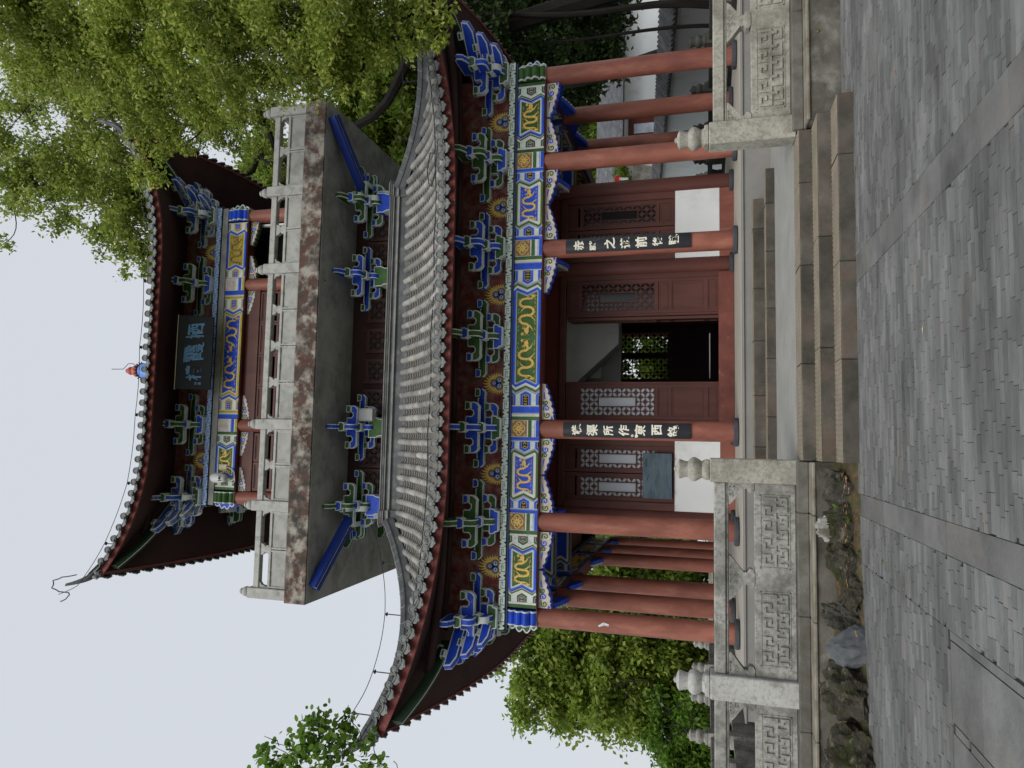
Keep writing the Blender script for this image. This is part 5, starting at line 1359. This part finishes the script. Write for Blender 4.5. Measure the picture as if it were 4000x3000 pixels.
wire('loose black cable draped across the lower roof tiles', [le(-7.0, 3.0), le(-6, 2.75), le(-4, 2.55), le(-2, 2.4), le(0, 2.4), le(2, 2.45), le(3.6, 2.5), le(5.2, 2.75), le(6.6, 3.0)], .012)
b = MB()
pts = [le(3.9, 2.4), le(4.1, 2.0), le(3.85, 1.7), le(3.5, 1.8), le(3.3, 2.1), le(3.45, 2.5), le(3.7, 2.9), le(3.75, 3.2)]
tag(b.tube(pts, .012, 5).build('cable_loop', WIRE, org=pts[0]), 'looped black cable lying on the right part of the lower roof', 'cable')
# ================================================================== TREES, BOUNDARY WALL, HOUSES
CAMP = Vector((CAMX, 0, 1.6))
def ray_at(x, y, Y):
    """point at depth Y seen at photograph pixel (x, y); only used to lay out far things by eye"""
    d = fw+rt2*((3000-y-1500)/F_PX)-up2*((x-2000)/F_PX); return CAMP+d*(Y/d.y)
def leaves(blobs, n, size, seed, shell=.55, droop=.3, asp=.5, cup=.25, rnd=False):
    """thousands of folded leaf faces spread through ellipsoid clumps; returns vertex and face arrays"""
    r = np.random.default_rng(seed); vol = np.array([b_[3]**2.2*(b_[4] if len(b_) > 4 else 1) for b_ in blobs]); idx = r.choice(len(blobs), n, p=vol/vol.sum())
    B = np.array([b_[:4] for b_ in blobs])[idx]
    d = r.normal(size=(n, 3)); d /= np.linalg.norm(d, axis=1)[:, None]; rad = (shell+(1-shell)*r.random(n))*(1+.18*r.normal(size=n))
    tw = r.normal(size=(n, 3))*.09*B[:, 3:4]
    ns = 26; sd_ = r.normal(size=(len(blobs), ns, 3)); sd_ /= np.linalg.norm(sd_, axis=2)[:, :, None]; sr = (shell+(1.05-shell)*r.random((len(blobs), ns)))
    sub_ = sd_*sr[:, :, None]; pick = sub_[idx, r.integers(0, ns, n)]; spread = r.normal(size=(n, 3))*np.array([.17, .17, .11])
    c = B[:, :3]+(pick+spread)*B[:, 3:4]*np.array([1, 1, .85])
    c[:, 2] -= .05*B[:, 3]*np.abs(spread[:, 0])*4
    a = d*.7+r.normal(size=(n, 3))*.7; a[:, 2] -= droop; a /= np.linalg.norm(a, axis=1)[:, None]
    u = r.normal(size=(n, 3)); s = np.cross(a, u); s /= np.linalg.norm(s, axis=1)[:, None]; nn = np.cross(s, a)
    L_ = size*(.6+.8*r.random(n))[:, None]; w = L_*asp
    if rnd:
        prof = [(0, 0), (.2, .42), (.55, .5), (.85, .3), (1, 0), (.85, -.3), (.55, -.5), (.2, -.42)]
        P = np.stack([c+a*L_*t+s*w*q+nn*L_*cup*.3*abs(q) for t, q in prof], 1).reshape(-1, 3); return P, np.arange(n*8).reshape(n, 8)
    P = np.stack([c, c+a*L_*.45+s*w*.5+nn*L_*cup*.4, c+a*L_, c+a*L_*.45-s*w*.5+nn*L_*cup*.4], 1).reshape(-1, 3)
    F = np.arange(n*4).reshape(n, 4); return P, F
def leaf_obj(name, P, F, m, parent, org):
    P = P-np.array(org); me = bpy.data.meshes.new(name); me.vertices.add(len(P)); me.vertices.foreach_set('co', P.astype('f').ravel())
    nF, kk = F.shape; me.loops.add(nF*kk); me.loops.foreach_set('vertex_index', F.astype('i').ravel()); me.polygons.add(nF); me.polygons.foreach_set('loop_start', np.arange(0, nF*kk, kk, dtype='i'))
    me.update(calc_edges=True); me.validate(); me.materials.append(m)
    o = bpy.data.objects.new(name, me); COL.objects.link(o); o.parent = parent; return o
def limb(b, p0, p1, r0, r1, wob, r_, n=7):
    pts = []; p0, p1 = Vector(p0), Vector(p1); L_ = (p1-p0).length; A_ = [Vector((r_.gauss(0, 1), r_.gauss(0, 1), r_.gauss(0, 1))) for _ in range(3)]
    n = max(n, 8)
    for i in range(n+1):
        t = i/n; pts.append(p0.lerp(p1, t)+(A_[0]*math.sin(PI*t)+A_[1]*.5*math.sin(2*PI*t)+A_[2]*.25*math.sin(3*PI*t))*wob*L_*.5)
    b.tube(pts, [r0+(r1-r0)*i/n for i in range(n+1)], 7); return pts
def tree(name, label, base, blobs, n, size, m, seed, trunk_r=.3, twigs=3, group=None, extra=None, **kw):
    t = thing(name, label, 'tree', base, group); r_ = random.Random(seed); b = MB()
    c = Vector((0, 0, 0)); 
    for q in blobs: c += Vector(q[:3])
    c /= len(blobs); fork = Vector(base).lerp(c, .5); fork.x += r_.uniform(-.5, .5)
    limb(b, base, fork, trunk_r, trunk_r*.7, .06, r_, 10); 
    b.build('trunk', BARK, t, smooth=True); b = MB()
    nodes = [(fork, 0)]
    for q in sorted(blobs, key=lambda q: (Vector(q[:3])-fork).length):
        qq = Vector(q[:3]); par, dep = min(nodes, key=lambda nd: (nd[0]-qq).length+.15*nd[1]*q[3]); ra = max(min(.02, trunk_r*.35), trunk_r*.5*.74**dep)
        limb(b, par, qq, ra, max(min(.012, trunk_r*.2), ra*.6), .12, r_, 8); nodes.append((qq, dep+1))
        for k in range(twigs): limb(b, qq.lerp(par, r_.uniform(0, .3)), qq+Vector((r_.gauss(0, 1), r_.gauss(0, 1), r_.gauss(0, 1))).normalized()*q[3]*1.05, min(.022, ra*.5), .005, .12, r_, 5)
    if extra: extra(b, r_)
    b.build('branches', BARK, t, smooth=True)
    P, F = leaves(blobs, n, size, seed, **kw); leaf_obj('crown', P, F, m, t, base); return t
def px(dx, dy, Y, r, w=1.0):
    """clump centred at display position (dx, dy) of the 2212-wide view, at depth Y, radius r metres"""
    p = ray_at(dx*1.80832, dy*1.80832, Y); return (p.x, p.y, p.z, r, w)
# near camphor crown, hanging in from the right in front of the eaves
nb = [px(0, 30, 9, 1.0), px(80, 40, 9.5, .9), px(30, 130, 10.5, .7), px(180, 30, 9.5, .9), px(280, 30, 9.5, .9), px(380, 20, 9.5, .9), px(480, 20, 9.5, .9), px(590, 20, 9.5, .85), px(700, 20, 9.5, .8), px(790, 10, 10, .75), px(870, 20, 10.2, .5), px(925, 45, 10.3, .28), px(935, 70, 10.3, .3), px(890, 85, 10.3, .34), px(955, 30, 10.3, .26), px(945, 95, 10.3, .14),
      px(120, 130, 10, .7, .7), px(220, 130, 10, .75), px(320, 130, 10, .75), px(420, 120, 10, .75), px(520, 110, 10, .75), px(620, 110, 10, .7), px(710, 110, 10.2, .65), px(780, 110, 10.4, .5), px(840, 90, 10.4, .35), px(680, 170, 10.4, .36), px(740, 175, 10.4, .3), px(600, 170, 10.5, .42), px(780, 185, 10.4, .2),
      px(190, 190, 11, .5, .7), px(270, 215, 11, .6), px(350, 210, 11, .6), px(430, 205, 11, .55), px(510, 195, 11, .5), px(310, 290, 11.5, .42), px(370, 285, 11.5, .38), px(450, 265, 11.6, .34), px(520, 245, 11.4, .28), px(345, 335, 11.6, .22), px(400, 320, 11.6, .2), px(300, 375, 11.8, .34), px(245, 345, 11.8, .4), px(335, 385, 11.8, .24), px(205, 310, 12, .35)]
CAMT = tree('camphor_tree', 'bright yellow-green camphor tree hanging over the right eaves', (9.0, 10.5, -.05), nb, 92000, .082, LEAFA, 4, .22, 2, shell=.3, asp=.5)
fb = [px(100, 340, 17, 1.2), px(50, 390, 17, 1.2), px(160, 370, 17, 1.1), px(210, 420, 17, 1.1), px(110, 440, 17, .9, .7), px(270, 480, 17, 1.0), px(300, 545, 17, .75), px(225, 500, 17, .8, .7), px(200, 300, 18, 1.0), px(260, 360, 18, 1.1), px(10, 525, 17, .3), px(30, 430, 17, .7, .6), px(300, 420, 17.5, 1.0), px(325, 580, 17, .4),
      px(0, 300, 18, 1.0), px(60, 250, 19, .6), px(20, 210, 19, .8), px(110, 180, 19, 1.1), px(210, 240, 19, 1.3), px(340, 280, 19, 1.0), px(420, 270, 19, 1.0), px(480, 270, 19, 1.0), px(560, 240, 19, 1.0), px(300, 200, 19, 1.5), px(440, 180, 19, 1.5), px(560, 330, 19, .6, .5), px(600, 360, 19, .5, .5), px(520, 390, 19, .5, .5)]
tree('camphor_tree', 'olive-green tree behind the upper right roof corner', (10.5, 18.5, 0), fb, 46000, .14, LEAFE, 6, .32, 3, shell=.25)
# dense dark growth behind the right side of the pavilion
def grove(label, pts, base, n, size, m, seed, tr=.3, **kw):
    return tree('broadleaf_tree', label, base, pts, n, size, m, seed, tr, 1, 'trees behind the pavilion', **kw)
grove('dark dense tree rising behind the right end of the balcony', [px(600, 400, 27, 2.0), px(560, 350, 27, 1.8, .6), px(700, 330, 27, 2.2), px(800, 300, 26, 2.2), px(880, 220, 26, 2.2), px(780, 200, 26, 2.2), px(900, 330, 27, 1.6), px(850, 130, 26, 2.2), px(540, 420, 27, 1.0, .5)], (14, 27, 0), 52000, .26, LEAFB, 11, shell=.3)
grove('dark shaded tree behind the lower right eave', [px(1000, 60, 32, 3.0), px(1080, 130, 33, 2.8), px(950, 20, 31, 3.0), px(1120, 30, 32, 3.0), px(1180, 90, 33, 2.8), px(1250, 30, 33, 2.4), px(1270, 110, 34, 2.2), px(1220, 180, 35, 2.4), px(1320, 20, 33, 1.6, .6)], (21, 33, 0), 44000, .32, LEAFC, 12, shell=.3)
grove('green tree behind the right porch columns', [px(1180, 240, 52, 4.0), px(1250, 250, 52, 3.0), px(1290, 330, 52, 2.8), px(1310, 390, 52, 2.6), px(1240, 330, 52, 3.2), px(1150, 180, 52, 3.6), px(1230, 400, 52, 3.0)], (24, 54, 0), 34000, .42, LEAFB, 13, shell=.3)
tb = MB(); r_ = random.Random(3)
t = thing('leaning_tree', 'dark bare leaning trunks at the right edge behind the balustrade', 'tree', (9.5, 19, .47))
for a, e, r0 in (((1545, 10, 17), (1000, 30, 18), .15), ((1545, 55, 18), (1120, 95, 19), .08)):
    limb(tb, ray_at(a[0]*1.808, a[1]*1.808, a[2]), ray_at(e[0]*1.808, e[1]*1.808, e[2]), r0*.7, r0*.3, .03, r_, 9)
tb.build('trunk', BARK, t, smooth=True)
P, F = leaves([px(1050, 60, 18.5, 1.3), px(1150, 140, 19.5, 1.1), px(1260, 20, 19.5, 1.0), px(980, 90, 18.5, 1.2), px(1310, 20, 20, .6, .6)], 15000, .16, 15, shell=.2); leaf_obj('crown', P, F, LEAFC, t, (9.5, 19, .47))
# trees beyond the left side
grove('tall bright green tree beyond the left columns', [px(1130, 1420, 30, 1.5), px(1190, 1470, 31, 2.2), px(1250, 1420, 31, 2.4), px(1300, 1480, 31, 2.3), px(1200, 1390, 31, 1.8), px(1260, 1520, 31, 1.4), px(1090, 1385, 30, .7, .6), px(1350, 1420, 31, 2.3), px(1380, 1490, 31, 2.0), px(1420, 1440, 31, 2.2), px(1310, 1385, 32, 2.2), px(1340, 1540, 31, 1.0, .6), px(1200, 1520, 31, .6, .5), px(1420, 1370, 32, 2.4), px(1480, 1390, 32, 2.0), px(1460, 1460, 32, 1.8), px(1500, 1470, 32, 1.5)], (-15, 31, 0), 80000, .24, LEAFB, 21, shell=.25)
grove('rounded lower tree at the far left behind the balustrade', [px(1460, 1560, 30, 1.6), px(1500, 1610, 30, 1.7), px(1420, 1560, 30, 1.0, .6), px(1500, 1530, 30, 1.6), px(1530, 1650, 30, 1.5), px(1480, 1650, 30, 1.3), px(1440, 1610, 30, .8, .4)], (-18, 30, 0), 34000, .2, LEAFD, 22, shell=.3)
grove('green tree glimpsed between the left gallery columns', [px(1330, 1270, 36, 2.6), px(1400, 1240, 36, 2.4), px(1450, 1270, 36, 2.2), px(1340, 1210, 38, 2.2), px(1420, 1190, 38, 2.2), px(1500, 1230, 38, 1.8), px(1400, 1320, 36, 2.2), px(1480, 1320, 36, 2.0)], (-12, 37, 0), 34000, .3, LEAFB, 23, shell=.3)
grove('green tree seen through the back lattice windows', [(1, 33, 3, 2.6), (4, 34, 5, 2.6), (-2, 34, 5, 2.6), (1, 35, 6.5, 2.8), (5, 33, 2.5, 2.2), (-4, 33, 3, 2.2)], (1, 36, 0), 22000, .3, LEAFB, 24, shell=.3)
# bare twigs against the sky at left
t = thing('bare_tree', 'leafless thin twigs against the sky at the far left', 'tree', tuple(ray_at(1520*1.808, 1600*1.808, 27))); b = MB(); r_ = random.Random(8)
rootp = ray_at(1520*1.808, 1610*1.808, 27)
for a, e in (((1500, 1600), (1440, 1540)), ((1500, 1600), (1480, 1580)), ((1500, 1600), (1500, 1590)), ((1440, 1540), (1400, 1470)), ((1500, 1600), (1460, 1570)), ((1440, 1540), (1425, 1500)), ((1440, 1540), (1500, 1500)), ((1480, 1580), (1440, 1600)), ((1500, 1590), (1480, 1520)), ((1400, 1470), (1370, 1470)), ((1370, 1470), (1300, 1500)), ((1350, 1480), (1330, 1460)), ((1370, 1475), (1350, 1510)), ((1440, 1600), (1420, 1640)), ((1460, 1570), (1430, 1570))):
    limb(b, ray_at(a[0]*1.808, a[1]*1.808, 27), ray_at(e[0]*1.808, e[1]*1.808, 27), .03, .008, .12, r_, 6)
b.build('branches', BARK, t)
# leafy sprays reaching in at the lower left of the sky
sp = [px(590, 1645, 9.2, .26), px(560, 1630, 9.2, .12, .6), px(640, 1640, 9.2, .3), px(660, 1590, 9.2, .24), px(690, 1560, 9.2, .2), px(670, 1555, 9.2, .12), px(740, 1560, 9.2, .18), px(755, 1548, 9.2, .09), px(740, 1600, 9.2, .2), px(780, 1600, 9.2, .15), px(800, 1590, 9.2, .09), px(700, 1620, 9.2, .24), px(720, 1650, 9.2, .28), px(790, 1655, 9.2, .18), px(825, 1650, 9.2, .12), px(620, 1600, 9.2, .14, .5)]
def tw(b, r_):
    for a, e in (((560, 1625), (548, 1640)), ((610, 1655), (560, 1610)), ((640, 1650), (590, 1610)), ((690, 1660), (700, 1560)), ((720, 1650), (790, 1600)), ((600, 1600), (570, 1590))): limb(b, ray_at(a[0]*1.808, a[1]*1.808, 9.2), ray_at(e[0]*1.808, e[1]*1.808, 9.2), .008, .003, .1, r_, 5)
tree('young_tree', 'round-leaved sprays reaching into the sky at left', (-8.6, 9.3, 0), [(q[0], q[1], q[2], q[3]*1.25, q[4]) for q in sp], 1000, .08, LEAFD, 31, .02, 1, shell=.1, asp=.85, extra=tw, cup=.12, rnd=True)
# ---- white boundary wall with tiled coping, stepping up behind the right columns
A, E_ = ray_at(2600, 100, 19.5), ray_at(2560, 720, 37)
t = thing('boundary_wall', 'long white wall with grey tile coping behind the right columns', 'wall', (A.x, A.y, 0), 'white buildings behind the right columns')
d = Vector((E_.x-A.x, E_.y-A.y, 0)); Lw = d.length; d.normalize(); nn = Vector((d.y, -d.x, 0)); nn = nn if nn.dot(CAMP-A) > 0 else -nn
A2 = A-d*12; z0 = A.z-(E_.z-A.z)/Lw*12; n = 30
W2 = lambda s, o, z: A2+Vector((d.x*s+nn.x*o-0, d.y*s+nn.y*o, 0))+Vector((0, 0, z-A2.z))
zt = lambda s: z0+(E_.z-A.z)/Lw*s
b = MB(); Lt = Lw+26
for o0, o1, lo, hi in ((-.15, .15, -99, -.28), (-.2, .2, -.42, -.36), (-.22, .22, -.34, -.29)):
    rings = [[W2(s, o, max(zt(s)+lo, -1) if lo > -50 else -1) for o in (o0, o1)]+[W2(s, o, zt(s)+hi) for o in (o1, o0)] for s in (0, Lt)]
    b.loft(rings)
b.build('wall_body', WHITEW, t)
b = MB(); rings = [[W2(s, q[0], zt(s)+q[1]) for q in ((-.38, -.22), (.38, -.22), (.06, .08), (-.06, .08))] for s in (0, Lt)]; b.loft(rings); b.build('coping_bed', DARK, t)
b = MB(); rings = [[W2(s, q[0], zt(s)+q[1]) for q in ((-.09, .04), (.09, .04), (.09, .14), (.05, .19), (-.05, .19), (-.09, .14))] for s in (0, Lt)]; b.loft(rings); b.build('coping_ridge', RIDGEL, t)
for i in range(int(Lt/.3)):
    if i > 200: break
    s = .1+i*.3; b = MB(); b.tube([W2(s, .06, zt(s)+.16), W2(s, .5, zt(s)-.2)], .095, 7); b.build('coping_tile', RIDGE, t)
# white house with red doorframe behind the wall
H0 = ray_at(2420, 440, 40)
t = thing('white_house', 'white house with dark tiled roof above the boundary wall', 'house', (H0.x, 42, 0), 'white buildings behind the right columns')
zr = ray_at(2425, 440, 41).z
b = MB(); b.box(H0.x-4.5, H0.x+9, 42, 50, -1, zr); b.build('wall', WHITEW, t)
b = MB(); b.prism([(41.2, zr-.1), (46, zr+2.2), (50.8, zr-.1)], H0.x-4.9, H0.x+9.4, 'x'); b.build('roof', RIDGE, t)
b = MB(); b.box(H0.x-.9, H0.x+1.1, 41.93, 42.0, -1, zr-.35, 0); b.box(H0.x-.5, H0.x+.1, 41.9, 41.93, -1, zr-.7, 1); b.build('red_doorframe', [REDD, mat('poster', (.45, .5, .6), .5, .3, 2)], t)
# stone urn with a red flower on the wall and warm stone behind
U0 = ray_at(2500, 690, 40)
t = thing('planter', 'pale round planter with a shrub standing on the wall', 'planter', tuple(U0))
MB().lathe([(.45, -.9), (.62, -.3), (.68, .3), (.72, .36), (.6, .4)], U0.x, U0.y, 20, cz=U0.z).build('pot', GRAN, t, smooth=True)
P, F = leaves([(U0.x, U0.y, U0.z+.8, .7), (U0.x+.4, U0.y, U0.z+1.2, .5)], 3000, .12, 41); leaf_obj('foliage', P, F, LEAFB, t, tuple(U0))
R0 = ray_at(2420, 700, 39)
t = thing('red_flower', 'small red flower ornament beside the pale planter', 'flower', tuple(R0)); b = MB()
for i in range(9): a = i*.7; b.tube([R0, R0+Vector((math.cos(a)*.22, 0, .1+math.sin(a)*.18))], [.05, .07], 6)
b.build('petals', mat('red petals', (.5, .03, .02), .6), t); MB().tube([R0, R0-Vector((0, 0, .5))], [.1, .05], 7).build('stem', WHITEW, t)
